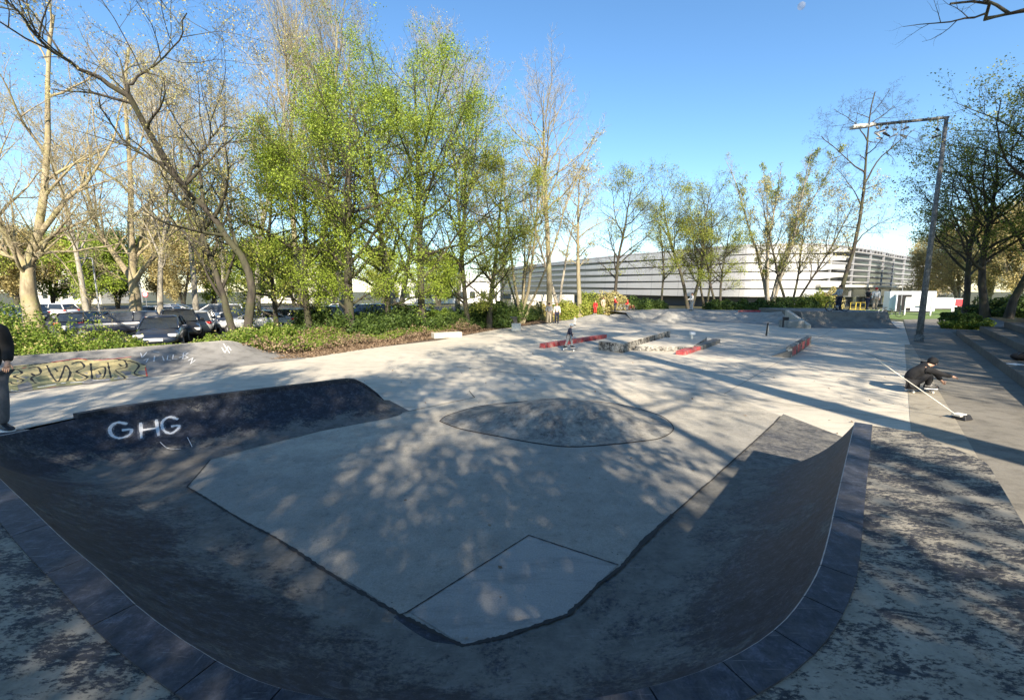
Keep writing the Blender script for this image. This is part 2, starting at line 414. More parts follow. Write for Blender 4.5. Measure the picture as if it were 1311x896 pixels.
ramp_o = mobj('ramp_surface', V, F, None, bowl, True, [M['ramp'], M['ghg']], mi)
if ramp_o.data.polygons[5].normal.z < 0: ramp_o.data.flip_normals()
bpy.context.view_layer.update()
RB = bvh_of(ramp_o)
# end wall of the right-hand ramp
V = [(ramp_o.data.vertices[j].co) for j in range(K + 1)]; e = len(V)
V = [v.copy() for v in V] + [Vector((v.x, v.y, 0)) for v in V]
mobj('end_wall', V, [(j, j+1, e+j+1, e+j) for j in range(K)], M['conc'], bowl)
# coping stones: one block each
def cs(s):
    s = max(0, min(SL, s)); i = max(0, min(n_l - 2, int(np.searchsorted(S, s)) - 1)); t = (s - S[i]) / (S[i+1] - S[i])
    return lip[i] + (lip[i+1] - lip[i]) * t, (nrm[i] + (nrm[i+1] - nrm[i]) * t).normalized()
s = 0.0; CW = .17; sS = SL - 1.05
while s < sG1 - .2:
    cur = 3.3 < s < 7.2
    L = .40 if cur else .78
    e = min(s + L, sG1 - .2); mbk = MB(); sub = 3
    pr = []
    for q in range(sub + 1):
        ss = s + .004 + (e - s - .008) * q / sub; p, n = cs(ss); h = hgt(ss)
        for off, z in ((.012, h - .09), (.012, h + .002), (.004, h + .011), (-CW, h + .011), (-CW, h - .09)):
            pr.append((p.x + n.x * off - bl.x, p.y + n.y * off - bl.y, z))
    f = []
    for q in range(sub):
        for j in range(5):
            j2 = (j + 1) % 5; f.append((q*5+j, q*5+j2, (q+1)*5+j2, (q+1)*5+j))
    f += [(0, 1, 2, 3, 4)[::-1], tuple(sub*5 + j for j in range(5))]
    mm = [1 if (k % 5 == 1 and k < sub * 5) else 0 for k in range(len(f))]
    o = mobj('coping_stone', pr, f, None, bowl, False, [M['cope'], M['cope_edge']], mm)
    bm = bmesh.new(); bm.from_mesh(o.data); bmesh.ops.recalc_face_normals(bm, faces=bm.faces); bm.to_mesh(o.data); bm.free()
    s = e
# raised thin rim on the left bank of the bowl, starts with a small step
pr = []; f = []; ids = [i for i in range(n_l) if S[i] > sG1 + .25]
for i in ids:
    h = hgt(S[i]); p, n = lip[i], nrm[i]; up = .075 if h > .1 else .0
    for off, z in ((.01, h - .03), (.01, h + up), (-.14, h + up), (-.14, 0)):
        pr.append((p.x + n.x * off - bl.x, p.y + n.y * off - bl.y, max(z, 0)))
for q in range(len(ids) - 1):
    for j in range(3): f.append((q*4+j, q*4+j+1, (q+1)*4+j+1, (q+1)*4+j))
f += [(0, 1, 2, 3), tuple(4*(len(ids)-1) + j for j in (3, 2, 1, 0))]
mobj('rim', pr, f, M['ghg'], bowl)
# deck round the bowl (structure) : flat top, vertical outer edge on the right, sloping back on the left
def flatw(s):
    a = .62 + .45 * sm(s, 0, .9)
    a += 5.5 * sm(s, 3.0, 4.2)
    a *= 1 - .97 * sm(s, sC2 - 3.2, sC2 - .4)
    return max(a, .22)
V = []; F = []; mi = []
for i in range(n_l):
    h, fw = hgt(S[i]), flatw(S[i]); slope = .02 + 2.2 * sm(S[i], sC2 - 3.4, sC2 - 1.5)
    start = CW if S[i] < sG1 + .1 else .13
    for off, z in ((start - .02, h), (start + (fw - start) * .5 if fw > start else start + .05, h), (max(fw, start + .1), h), (max(fw, start + .1) + slope * .5, h * .5 if slope > .5 else 0.0), (max(fw, start + .1) + slope, 0 if slope > .5 else -.02)):
        p = lip[i] - nrm[i] * off; V.append((p.x, p.y, z))
for i in range(n_l - 1):
    for j in range(4):
        F.append((i*5+j, i*5+j+1, (i+1)*5+j+1, (i+1)*5+j)); mi.append(0 if S[i] < sC2 - 1.2 else 1)
F.append((0, 5*0+1, 2, 3)); mi.append(0)
o = mobj('deck', V, F, None, None, False, [M['deck'], M['plaza']], mi); tag(o, kind='structure')
bm = bmesh.new(); bm.from_mesh(o.data); bmesh.ops.recalc_face_normals(bm, faces=bm.faces); bm.to_mesh(o.data); bm.free()
# fill under the deck end so no gap shows
p0 = Rend; n0 = nrm[0]
# inner floor slab and patch, joints
seam = [(270,588),(240,623),(298,659),(357,691),(440,746),(511,787),(592,827),(648,814),(727,787),(767,747),(796,725),(824,690),(900,624),(955,575),(1000,533)]
back = [(1000,533),(930,505),(760,497),(608,509),(520,527),(440,544),(330,572)]
sheet('bowl_floor', [at(*p) for p in densify(seam, 20)] + [at(*p) for p in back], .011, M['floor'])
sheet('floor_patch', [at(522, 783), at(677, 685), at(792, 723), at(767, 747), at(727, 787), at(648, 814), at(592, 827)], .015, M['patch'])
sheet('tar_square', [at(511, 787), at(588, 829), at(531, 848), at(474, 811)], .0155, M['tar'])
jm = MB(); F15 = flat_bvh(.013)
rs = random.Random(3)
def jitpts(pts, a=1.0): return [(x + rs.uniform(-a, a), y + rs.uniform(-a*.6, a*.6)) for x, y in densify(pts, 14)]
stroke(jm, F15, jitpts(seam, .8), .022, jit=.5)
stroke(jm, F15, jitpts([(357,691),(440,746),(511,787),(592,827),(648,814),(727,787),(767,747),(796,725),(860,658)], .9), .034, .0045, jit=.5)
stroke(jm, F15, jitpts([(330,572),(440,544),(520,527),(608,509),(600,500)], .4), .02, jit=.4)
stroke(jm, F15, [(270,588),(330,572)], .018)
F19 = flat_bvh(.0165)
stroke(jm, F19, jitpts([(522, 783), (677, 685), (792, 723)], .3), .014, jit=.3)
stroke(jm, F19, jitpts([(511,787),(522,783)], .3), .014, jit=.3)
for pts, w in [([(1108,452),(1131,461),(1158,470)], .03), ([(585,470),(640,476),(690,482)], .03), ([(1000,533),(1076,559)], .012), ([(110,538),(15,548)], .0001)]:  # thin dark line; then a branch shadow drawn as dark colour; then joints
    stroke(jm, FB, jitpts(pts, .4), w)
for ua, ub, va, vb in ((6, 40, 3.2, 3.2), (12, 12, -.4, 16), (22, 22, -.4, 14), (31, 31, -.4, 12), (14, 42, 7.5, 7.5)):
    pa, pb_ = U * ua + Vv * va, U * ub + Vv * vb; dd_ = (pb_ - pa).normalized(); nq_ = Vector((-dd_.y, dd_.x, 0)) * .006
    jm.add([pa + nq_ + Vector((0, 0, .0045)), pa - nq_ + Vector((0, 0, .0045)), pb_ - nq_ + Vector((0, 0, .0045)), pb_ + nq_ + Vector((0, 0, .0045))], [(0, 1, 2, 3)])
stroke(jm, FB, jitpts([(640,476),(900,476),(1180,486)], .3), .012)
stroke(jm, FB, jitpts([(790,422),(1000,428),(1150,436)], .3), .02)
o = jm.build('joints_and_shadow_line', M['seam']); tag(o, kind='structure')
M['strip'] = concrete('strip_concrete', (.33, .30, .24), dark=.5, stain=.8, speck=False)
# kerb strips along the right edge of the plaza
p = [at(1155, 442), at(1168, 442), at(1222, 560), at(1198, 556)]
sheet('edge_strip', [at(1158, 441), at(1167, 441), (6.2, 5.1), (5.5, 5.6)], .004, M['strip'])
# ---- the writing on the left bank of the bowl
g = MB()
def wr(mb, bvh, strokes, w, **kw):
    for s_ in strokes: stroke(mb, bvh, catm(s_, 6) if len(s_) > 2 else s_, w, **kw)
bpy.context.view_layer.update()
mm_, nt_, b_ = newmat('overspray'); b_.inputs['Base Color'].default_value = (.5, .5, .52, 1); tr_ = nt_.nodes.new('ShaderNodeBsdfTransparent'); mx_ = nt_.nodes.new('ShaderNodeMixShader')
nt_.links.new(ramp(nt_, noise(nt_, geo(nt_), 60, 4, .8), [(.42, 0.), (.75, .8)]), mx_.inputs[0]); nt_.links.new(tr_.outputs[0], mx_.inputs[1]); nt_.links.new(b_.outputs[0], mx_.inputs[2]); nt_.links.new(mx_.outputs[0], nt_.nodes['Material Output'].inputs[0])
g2_ = MB(); wr(g2_, RB, [[(163,543),(150,541),(141,548),(143,557),(153,561),(165,557),(168,550),(156,551)], [(180,541),(181,563)], [(200,537),(203,560)], [(180,551),(202,548)], [(228,537),(217,534),(208,540),(209,550),(218,555),(227,550),(229,545),(219,546)]], .09, lift=.004)
o = g2_.build('overspray', mm_, bowl); o.location = -bl
wr(g, RB, [[(163,543),(150,541),(141,548),(143,557),(153,561),(165,557),(168,550),(156,551)],
           [(180,541),(181,561)], [(200,537),(203,558)], [(180,551),(202,548)],
           [(228,537),(217,534),(208,540),(209,550),(218,555),(227,550),(229,545),(219,546)]], .042, jit=.25, lift=.006)
wr(g, RB, [[(205,566),(215,574),(232,575)],[(240,560),(246,572)]], .009, lift=.006, jit=.4)
o = g.build('graffiti_letters', M['spray'], bowl); o.location = -bl
g = MB()
wr(g, RB, [[(333,524),(337,516),(342,524)],[(345,524),(349,515),(353,523)],[(356,522),(362,514),(366,521)],[(370,521),(372,513),(380,512)],[(383,520),(388,512),(392,518)],[(330,528),(395,520)]], .03, lift=.006, jit=.4)
o = g.build('faded_tag', simple('dark_spray', (.02, .022, .03), .8), bowl); o.location = -bl
sheet('corner_apron', [at(243, 622), at(272, 589), at(345, 571), at(300, 552), at(200, 570), at(190, 610)], .0035, M['ghg'])
sheet('bowl_apron', [at(1003, 530), at(1078, 559), Rend, Rend - rightdir * 3.5, at(900, 624), at(955, 575)], .0035, M['apron'])
M['hump'] = worn('hump_skin', (.10, .098, .093), (.36, .34, .295), .40, .56, scale=1.6)
# ---- low hump in the middle
hp = [at(*q) for q in [(563,540),(575,532),(620,520),(700,513),(760,515),(800,520),(845,533),(862,548),(850,560),(820,566),(740,573),(690,569),(640,560),(590,550)]]
cx = sum(p.x for p in hp) / len(hp); cy = sum(p.y for p in hp) / len(hp)
ol = catm([(p.x, p.y) for p in hp] + [(hp[0].x, hp[0].y)], 5)[:-1]
V = [(0, 0, .44)]; F = []; nr = 12; no = len(ol); rr = random.Random(5)
for r_ in range(1, nr + 1):
    t = r_ / nr
    for (x, y) in ol:
        e = .44 * (math.cos(math.pi * t) * .5 + .5) * (1 + .015 * math.sin(x * 3 + y))
        V.append(((x - cx) * t, (y - cy) * t, max(e, 0) + .014 * (1 - t) - .0 + .006))
for i in range(no): F.append((0, 1 + i, 1 + (i + 1) % no))
for r_ in range(nr - 1):
    for i in range(no):
        a = 1 + r_ * no + i; b = 1 + r_ * no + (i + 1) % no; F.append((a, a + no, b + no, b))
hump = mobj('concrete_hump', V, F, M['hump'], None, True); hump.location = (cx, cy, .012)
if hump.data.polygons[0].normal.z < 0: hump.data.flip_normals()
tag(hump, 'low round concrete hump with scuffed top in the middle of the bowl floor', 'skate hump')
rim = MB()
rim.tube([(x - cx, y - cy, .004) for x, y in ol] + [(ol[0][0] - cx, ol[0][1] - cy, .004)], .012, 4)
rim.build('joint', M['seam'], hump)
# ---- left bank with the painted piece
A = Vector((-15.9, 12.7)); B = Vector((-11.55, 17.75)); h = .66
d = (B - A).normalized(); nn = Vector((d.y, -d.x)); A = A - d * 3
bankE = empty('painted_bank', (A.x, A.y, 0), 0, 'long grey curved bank with a yellow graffiti piece, at the left behind the bowl', 'skate bank')
L = (B - A).length + 1.7; V = []; F = []; ns = 60; W = 2.9
for i in range(ns + 1):
    s_ = L * i / ns; hh = max(.01, h * (1 - sm(s_, L - 2.0, L)) ); ww = W
    Rr = (ww * ww + hh * hh) / (2 * hh)
    for j in range(15):
        x = ww * j / 14; z = Rr - math.sqrt(Rr * Rr - (ww - x) ** 2) + .008; p = d * s_ + nn * x; V.append((p.x, p.y, min(z, hh + .008)))
for i in range(ns):
    for j in range(14): F.append((i*15+j, i*15+j+1, (i+1)*15+j+1, (i+1)*15+j))
bs_ = mobj('ramp_surface', V, F, M['bank'], bankE, True)
if bs_.data.polygons[0].normal.z < 0: bs_.data.flip_normals()
mb = MB()
for i in range(ns):
    s0, s1 = L * i / ns, L * (i + 1) / ns
    h0, h1 = [max(.01, h * (1 - sm(q, L - 2.0, L))) + .02 for q in (s0, s1)]
    a, b = d * s0, d * s1; o_ = nn * -.13; c = nn * .02
    mb.add([(a.x+c.x, a.y+c.y, h0), (b.x+c.x, b.y+c.y, h1), (b.x + o_.x, b.y + o_.y, h1), (a.x + o_.x, a.y + o_.y, h0), (b.x + o_.x, b.y + o_.y, 0), (a.x + o_.x, a.y + o_.y, 0),
            (a.x+c.x, a.y+c.y, h0-.05), (b.x+c.x, b.y+c.y, h1-.05)], [(0, 1, 2, 3), (3, 2, 4, 5), (0, 6, 7, 1)])
mb.build('rim', M['conc'], bankE)
bpy.context.view_layer.update()
BB = bvh_of(bs_)
def poly_on(mb, bvh, poly, lift=.004, m=0):
    hp_ = [on(bvh, *p) for p in poly]; hp_ = [q for q in hp_ if q]
    if len(hp_) > 2: mb.add([p + n * lift for p, n in hp_], [tuple(range(len(hp_)))], m)
def strip_on(mb, bvh, top, bot, lift, m=0, n=40):
    """band between two pixel polylines, draped on the surface"""
    def samp(P, t):
        L_ = [0]
        for a, b in zip(P[:-1], P[1:]): L_.append(L_[-1] + math.hypot(b[0]-a[0], b[1]-a[1]))
        q = t * L_[-1]
        for i in range(len(P) - 1):
            if q <= L_[i+1] + 1e-6:
                u = (q - L_[i]) / max(1e-6, L_[i+1] - L_[i]); return (P[i][0] + (P[i+1][0]-P[i][0])*u, P[i][1] + (P[i+1][1]-P[i][1])*u)
        return P[-1]
    rows = []
    for i in range(n + 1):
        a, b = samp(top, i / n), samp(bot, i / n); row = []
        for k_ in range(6):
            u = k_ / 5; hh = on(bvh, a[0] + (b[0]-a[0])*u, a[1] + (b[1]-a[1])*u)
            if hh is None: row = None; break
            row.append(hh[0] + hh[1] * lift)
        rows.append(row)
    for r0, r1 in zip(rows[:-1], rows[1:]):
        if r0 and r1: mb.add(r0 + r1, [(q, q+1, 7+q, 6+q) for q in range(5)], m)
gm = [simple('spray_cream', (.40, .34, .17), .8, var=.25, scale=5), simple('spray_olive', (.20, .20, .10), .8, var=.3, scale=5), simple('spray_black', (.02, .02, .018), .8),
      M['spray'], simple('spray_red', (.45, .06, .04), .8)]
g = MB()
strip_on(g, BB, [(2,471),(30,467),(60,465),(80,463),(100,460),(130,462),(150,460),(165,458),(176,466),(187,468)], [(2,483),(60,481),(110,477),(187,474)], .004, 0)
strip_on(g, BB, [(2,483),(60,481),(110,477),(187,474)], [(6,500),(30,502),(50,498),(75,494),(110,492),(150,487),(187,484)], .004, 1)
PL_ = ([[(12,474),(22,473),(28,478),(18,482),(30,487),(20,492),(12,489)], [(36,472),(48,470),(52,478),(40,484),(46,491)], [(60,468),(66,480),(74,489),(80,478),(84,468),(90,477),(86,488)],
           [(92,466),(102,463),(108,470),(98,476),(112,483),(100,488),(94,485)], [(116,465),(118,485)], [(118,474),(134,470),(132,484),(120,485)], [(138,464),(142,484)], [(146,463),(158,461),(162,470),(148,474),(160,484),(148,486)],
           [(166,462),(178,468),(172,478),(184,482)], [(40,478),(44,481)], [(70,472),(74,476)], [(152,466),(156,469)], [(126,475),(129,479)], [(10,471),(60,465),(100,460),(150,460),(187,468)], [(6,501),(30,503),(75,495),(150,488),(188,485)]])
for P in PL_[:13]: stroke(g, BB, catm(P, 5) if len(P) > 2 else P, .17, .0055, .15, 0, 2)
for P in PL_:
    stroke(g, BB, catm(P, 5) if len(P) > 2 else P, .045, .007, .5, 2, 2)
for P in ([(66,464),(100,459),(112,461)], [(120,462),(150,459),(168,457)], [(60,497),(72,495)], [(186,470),(189,486)], [(28,472),(34,470)]): stroke(g, BB, P, .03, .008, .4, 4, 2)
for P in ([(12,499),(24,501)], [(48,496),(72,492)], [(78,491),(84,490)], [(90,490),(108,489)], [(118,487),(140,486)], [(146,485),(186,483)]): stroke(g, BB, P, .07, .0065, .1, 3, 2)
o = g.build('graffiti_piece', None, bankE, mats=gm); o.location = (-A.x, -A.y, 0); g = MB()
# white scribbles to the right
for P in ([(180,452),(182,458),(188,451)],[(184,461),(190,459),(187,464)],[(196,450),(204,451)],[(198,456),(197,463)],[(208,456),(210,462)],[(215,455),(214,461),(219,461)],[(222,454),(221,460),(227,460)],[(229,458),(233,457)],
          [(235,452),(234,460),(241,458),(236,455),(241,452),(235,451)],[(241,462),(247,458),(244,466),(250,461)],[(284,445),(288,452),(292,443),(296,449)],[(286,440),(294,452)]):
    stroke(g, BB, P, .03, .007, .3, 3, 2)
o = g.build('white_scribble', None, bankE, mats=gm); o.location = (-A.x, -A.y, 0)
# ------------------------------------------------------------------ FAR END OF THE PARK
def sweep(name, foot, h, W, mat, parent, back=0.0, ends=0.0, n=40, conc=1.0):
    """curved bank: foot polyline (world xy), rising away from the camera"""
    P = [Vector((p[0], p[1])) for p in foot]; P = resample(P, .5); n_ = len(P); V = []; F = []
    L = [0]
    for a, b in zip(P[:-1], P[1:]): L.append(L[-1] + (b - a).length)
    for i in range(n_):
        t = (P[min(i+1, n_-1)] - P[max(i-1, 0)]).normalized(); q = Vector((-t.y, t.x))
        if q.y < 0: q = -q
        hh = h(L[i] / L[-1]) if callable(h) else h; Rr = (W * W + hh * hh) / (2 * hh)
        for j in range(9):
            x = W * j / 8; z = Rr - math.sqrt(max(0, Rr * Rr - x * x)); p = P[i] + q * x; V.append((p.x, p.y, z + .006))
        p = P[i] + q * (W + back); V.append((p.x, p.y, hh + .006)); V.append((p.x, p.y, 0))
    for i in range(n_ - 1):
        for j in range(10): F.append((i*11+j, i*11+j+1, (i+1)*11+j+1, (i+1)*11+j))
    F.append(tuple(range(11))); F.append(tuple((n_-1)*11 + j for j in range(11))[::-1])
    o = mobj(name, V, F, mat, parent)
    bm = bmesh.new(); bm.from_mesh(o.data); bmesh.ops.recalc_face_normals(bm, faces=bm.faces); bm.to_mesh(o.data); bm.free()
    return o
def px(l, z=0): return [at(x, y, z) for x, y in l]
fb = empty('far_quarter', (0, 0, 0), 0, 'dark stained concrete quarter bank with flat top at the far right of the plaza', 'skate bank')
sweep('ramp_face', px([(1038, 420), (1155, 421)]), 1.12, 1.5, M['conc_dk'], fb, back=7)
m2 = MB(); a, b = at(1038, 420), at(1155, 421); up = Vector((0, 1.5, 1.13))
m2.tube([a + up + Vector((0, 0, 0)), b + up], .03, 6); m2.build('coping_pipe', M['steel'], fb)
mbk = empty('far_bank', (0, 0, 0), 0, 'long light concrete bank curving along the far side of the plaza', 'skate bank')
sweep('ramp_face', px([(770, 412), (810, 413.5), (850, 413), (900, 412), (950, 414), (1000, 417)]), lambda t: .5 + .28 * sm(t, .0, .3) + .3 * sm(t, .8, 1), 2.4, M['conc'], mbk, back=6)
mm = MB(); 
p = at(868, 414); ol = [(math.cos(t) * 2.6, math.sin(t) * 1.7) for t in [i * math.pi / 10 for i in range(20)]]
V = [(0, 0, .95)]; F = []
for r_ in range(1, 7):
    for (x, y) in ol: V.append((x * r_ / 6, y * r_ / 6, .95 * (math.cos(math.pi * r_ / 6) * .5 + .5) * (1 + .05 * math.sin(7 * x))))
for i in range(20): F.append((0, 1 + i, 1 + (i + 1) % 20))
for r_ in range(5):
    for i in range(20): a_ = 1 + r_*20 + i; b_ = 1 + r_*20 + (i+1) % 20; F.append((a_, a_+20, b_+20, b_))
o = mobj('rough_mound', V, F, M['conc'], None, True); o.location = (p.x, p.y + 1.2, 0)
tag(o, 'rough textured concrete mound bulging from the far bank beside the kids with bicycles', 'mound')
o = o.copy(); C.objects.link(o); p = at(775, 412); o.location = (p.x - .4, p.y + 1.0, 0); o.scale = (1.3, 1.2, .62)
o['label'] = 'smoother flat mound at the left end of the far bank below the red coat'
for q in (o,): q['group'] = 'mounds on the far bank'
C.objects['rough_mound']['group'] = 'mounds on the far bank'
# hubba block
hb = empty('ledge_block', at(1010, 420), 0, 'pale concrete block with a sloping side ledge left of the dark quarter bank', 'concrete block')
m2 = MB(); m2.box((.55, .6, .26), (1.15, 1.2, .52)); m2.build('block', M['conc'], hb, bevel=.02)
m2 = MB(); m2.add([(1.15, -.2, 0), (1.45, -.2, 0), (1.45, 2.4, 0), (1.15, 2.4, 0), (1.15, -.2, .25), (1.45, -.2, .25), (1.45, 2.4, 1.2), (1.15, 2.4, 1.2)],
                  [(0, 3, 2, 1), (4, 5, 6, 7), (0, 1, 5, 4), (1, 2, 6, 5), (2, 3, 7, 6), (3, 0, 4, 7)]); m2.build('side_ledge', M['plaza'], hb)
bn = empty('litter_bin', at(1005, 419), 0, 'narrow black litter bin standing at the foot of the pale concrete block', 'bin')
m2 = MB(); m2.prism([(.2*math.cos(t), .2*math.sin(t)) for t in [i*math.pi/6 for i in range(12)]], 0, .68); m2.build('bin_body', M['blackp'], bn, bevel=.02)
m2 = MB(); m2.prism([(.22*math.cos(t), .22*math.sin(t)) for t in [i*math.pi/6 for i in range(12)]], .68, .76); m2.build('lid', M['blackp'], bn, bevel=.015)
# obstacles on the plaza
def boxpx(mb, P1, P2, depth, h, m=0, z=0.0, shift=None):
    a, b = Vector(P1), Vector(P2); d = (b - a).normalized(); nn_ = Vector((-d.y, d.x, 0))
    if nn_.y < 0: nn_ = -nn_
    q = [a, b, b + nn_ * depth, a + nn_ * depth]; mb.prism([(v.x, v.y) for v in q], z, z + h, m); return q
def boxobj(name, P1, P2, depth, h, mat, label=None, cat=None, parent=None, bevel=.015, z=0.0):
    o_ = Vector(P1); o_.z = 0; mb = MB(); boxpx(mb, Vector(P1), Vector(P2), depth, h, z=z); o = mb.build(name, mat, parent, bevel=bevel, loc=None if parent else o_)
    if label: tag(o, label, cat)
    return o
M['ledge_red'] = worn('ledge_red', (.36, .045, .05), (.30, .20, .18), .46, .58, scale=4)
M['ledge_graf'] = worn('ledge_graffiti', (.25, .24, .215), (.06, .055, .05), .46, .54, scale=3, fine=12)
boxobj('low_ledge', at(697, 446), at(777, 433), .3, .21, M['ledge_red'], 'long low ledge painted worn red, in the sun behind the small skateboarder', 'skate ledge')
mp_ = empty('manual_pad', (0, 0, 0), 0, 'two level concrete pad with graffiti on its front, in the middle of the plaza', 'skate pad')
a, b, c_ = at(766, 448), at(797, 452), at(858, 432)
mb = MB(); q = [a, b, c_, a + (c_ - b)]; mb.prism([(v.x, v.y) for v in q], .0, .40); mb.build('upper_block', M['ledge_graf'], mp_, bevel=.02)
mb = MB(); tp = [v.lerp(sum(q, Vector()) / 4, .02) for v in q]; mb.prism([(v.x, v.y) for v in tp], .398, .412); mb.build('top_slab', M['plaza'], mp_)
a, b = at(812, 449), at(886, 450); c_ = at(905, 437)
mb = MB(); q = [a, b, c_, at(850, 437)]; mb.prism([(v.x, v.y) for v in q], .0, .2); mb.build('lower_block', M['ledge_graf'], mp_, bevel=.02)
mb = MB(); tp = [v.lerp(sum(q, Vector()) / 4, .02) for v in q]; mb.prism([(v.x, v.y) for v in tp], .198, .21); mb.build('top_slab', M['plaza'], mp_)
boxobj('low_ledge', at(877, 455), at(897, 448), .4, .16, M['ledge_red'], 'short red tipped kerb ledge right of the two level pad', 'skate ledge')
boxobj('kerb_ledge', at(899, 448), at(922, 439), .35, .2, M['conc_dk'], 'short grey kerb ledge continuing behind the red tipped one', 'skate ledge')
tl = empty('slanted_ledge', at(1013, 458), 0, 'narrow upright ledge with red graffiti patches, alone on the right of the plaza', 'skate ledge')
d_ = (at(1038, 441) - at(1013, 458)); 
mb = MB(); boxpx(mb, Vector((0, 0, 0)), d_, .2, .44); mb.build('ledge_wall', M['ledge_graf'], tl, bevel=.01)
dn = d_.normalized(); nn_ = Vector((-dn.y, dn.x, 0)) * 0 + Vector((dn.y, -dn.x, 0))
for t0, t1 in ((.03, .2), (.26, .42), (.47, .62), (.72, .9)):
    rp = MB(); rp.add([d_ * t0 + nn_ * .004 + Vector((0, 0, .05)), d_ * t1 + nn_ * .004 + Vector((0, 0, .05)), d_ * t1 + nn_ * .004 + Vector((0, 0, .4)), d_ * t0 + nn_ * .004 + Vector((0, 0, .4))], [(0, 1, 2, 3)]); rp.build('red_patch', M['ledge_red'], tl)
mb = MB(); f0 = Vector((0, 0, 0)); mb.add([Vector((-.02, 0, .004)), Vector((-.62, .35, .004)), Vector((.02, .22, .004)), Vector((0, 0, .3)), Vector((.0, .2, .3))], [(0, 3, 4, 2), (0, 1, 3), (1, 4, 3), (1, 2, 4)])
mb.build('wedge', M['conc_dk'], tl)
# small odds: white post, dark post, slab bench, bins by the trees
po = empty('short_post', at(885, 439), 0, 'short white post with a small box on top, standing between pad and far bank', 'post')
mb = MB(); mb.box((0, 0, .02), (.36, .36, .04)); mb.build('foot_plate', M['conc_dk'], po)
mb = MB(); mb.box((0, 0, .23), (.13, .13, .40)); mb.build('shaft', M['offwhite'], po, bevel=.01)
mb = MB(); mb.box((.03, 0, .5), (.27, .2, .15)); mb.build('head', M['white'], po, bevel=.02)
bo = empty('traffic_pole', at(982, 430), 0, 'slim dark pole pair standing upright on the far plaza beyond the red graffiti ledge', 'pole')
mb = MB(); mb.tube([(-.06, 0, 0), (0, 0, .78)], .045, 8); mb.build('pole_front', M['blackp'], bo)
mb = MB(); mb.tube([(.08, .05, 0), (.03, .02, .6)], .03, 8); mb.build('pole_rear', M['offwhite'], bo)
boxobj('stone_bench', at(556, 434), at(592, 432), .55, .32, M['plaza'], 'pale stone slab bench on the leaf litter at the foot of the trees', 'bench', bevel=.03)
be = empty('litter_bin', at(657, 419), 0, 'square dark bin standing on the leaf litter at the plaza edge', 'bin')
mb = MB(); mb.box((0, 0, .42), (.62, .5, .6), taper=.95); mb.build('bin_body', M['blackp'], be, bevel=.03)
mb = MB(); mb.box((0, 0, .06), (.45, .4, .12)); mb.build('foot', M['conc'], be)
mb = MB(); mb.box((0, 0, .74), (.66, .54, .05)); mb.build('lid', M['blackp'], be, bevel=.02)
bs2 = boxobj('stone_block', at(655, 424), at(667, 424), .5, .5, M['offwhite'], 'small pale stone block in front of the square dark bin', 'stone block', bevel=.04)
rb = boxobj('barrier_board', at(945, 399.5, .8), at(974, 399.5, .8), .06, .16, M['ledge_red'], 'low red and white board lying on top of the far bank before the hedge', 'board', z=.8)
# ------------------------------------------------------------------ STEPS ON THE RIGHT
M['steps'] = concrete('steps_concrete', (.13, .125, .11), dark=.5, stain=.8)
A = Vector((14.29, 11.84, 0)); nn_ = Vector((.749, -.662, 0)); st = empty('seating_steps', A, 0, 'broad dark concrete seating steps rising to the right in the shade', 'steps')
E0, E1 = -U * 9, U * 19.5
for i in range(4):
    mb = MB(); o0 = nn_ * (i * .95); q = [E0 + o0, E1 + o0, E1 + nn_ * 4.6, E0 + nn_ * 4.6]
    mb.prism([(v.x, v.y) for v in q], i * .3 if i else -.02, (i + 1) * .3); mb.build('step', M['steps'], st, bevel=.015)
q = [A + E0 + nn_ * 4.4, A + E1 + nn_ * 4.4, A + E1 + U * 30 + nn_ * 4.4, A + E1 + U * 30 + nn_ * 60, A + E0 + nn_ * 60]
mb = MB(); mb.prism([(v.x, v.y) for v in q], -.02, 1.18); o = mb.build('embankment', M['soil']); tag(o, kind='structure')
# ------------------------------------------------------------------ FLOODLIGHT MAST WITH SHOES
pb = at(1176, 437); tp = atY(1212, 150, pb.y + .9); tp.y = pb.y + .9
lean = tp - pb
mast = empty('floodlight_mast', pb, 0, 'tall leaning floodlight mast with long horizontal arm at the right edge of the plaza', 'lamp post')
Hm = lean.z
mb = MB(); mb.tube([Vector((0, 0, 0)), lean * .5, lean], [.15, .115, .085], 14); mb.build('mast_pole', M['pole'], mast, True)
mb = MB(); mb.tube([Vector((0, 0, 0)), lean.normalized() * .35], .2, 12); mb.build('base_sleeve', M['pole'], mast)
ae = atY(1090, 163, pb.y + .9) - pb
mb = MB(); mb.tube([lean + Vector((.08, 0, -.02)), ae + (lean - ae) * .22], .075, 8); mb.build('arm', M['pole'], mast)
la, lb = ae, ae + (lean - ae) * .24; dd = (lb - la).normalized()
ang = math.atan2(dd.z, dd.x); RM = Matrix.Rotation(-ang, 3, 'Y')
mb = MB(); c0 = (la + lb) / 2; mb.box(c0, ((lb - la).length, .34, .16), rot=RM); mb.build('lamp_head', M['offwhite'], mast, bevel=.05)
mb = MB(); mb.box(c0 - Vector((.15, 0, .10)), ((lb - la).length * .75, .28, .03), rot=RM); mb.build('lens', M['grey'], mast)
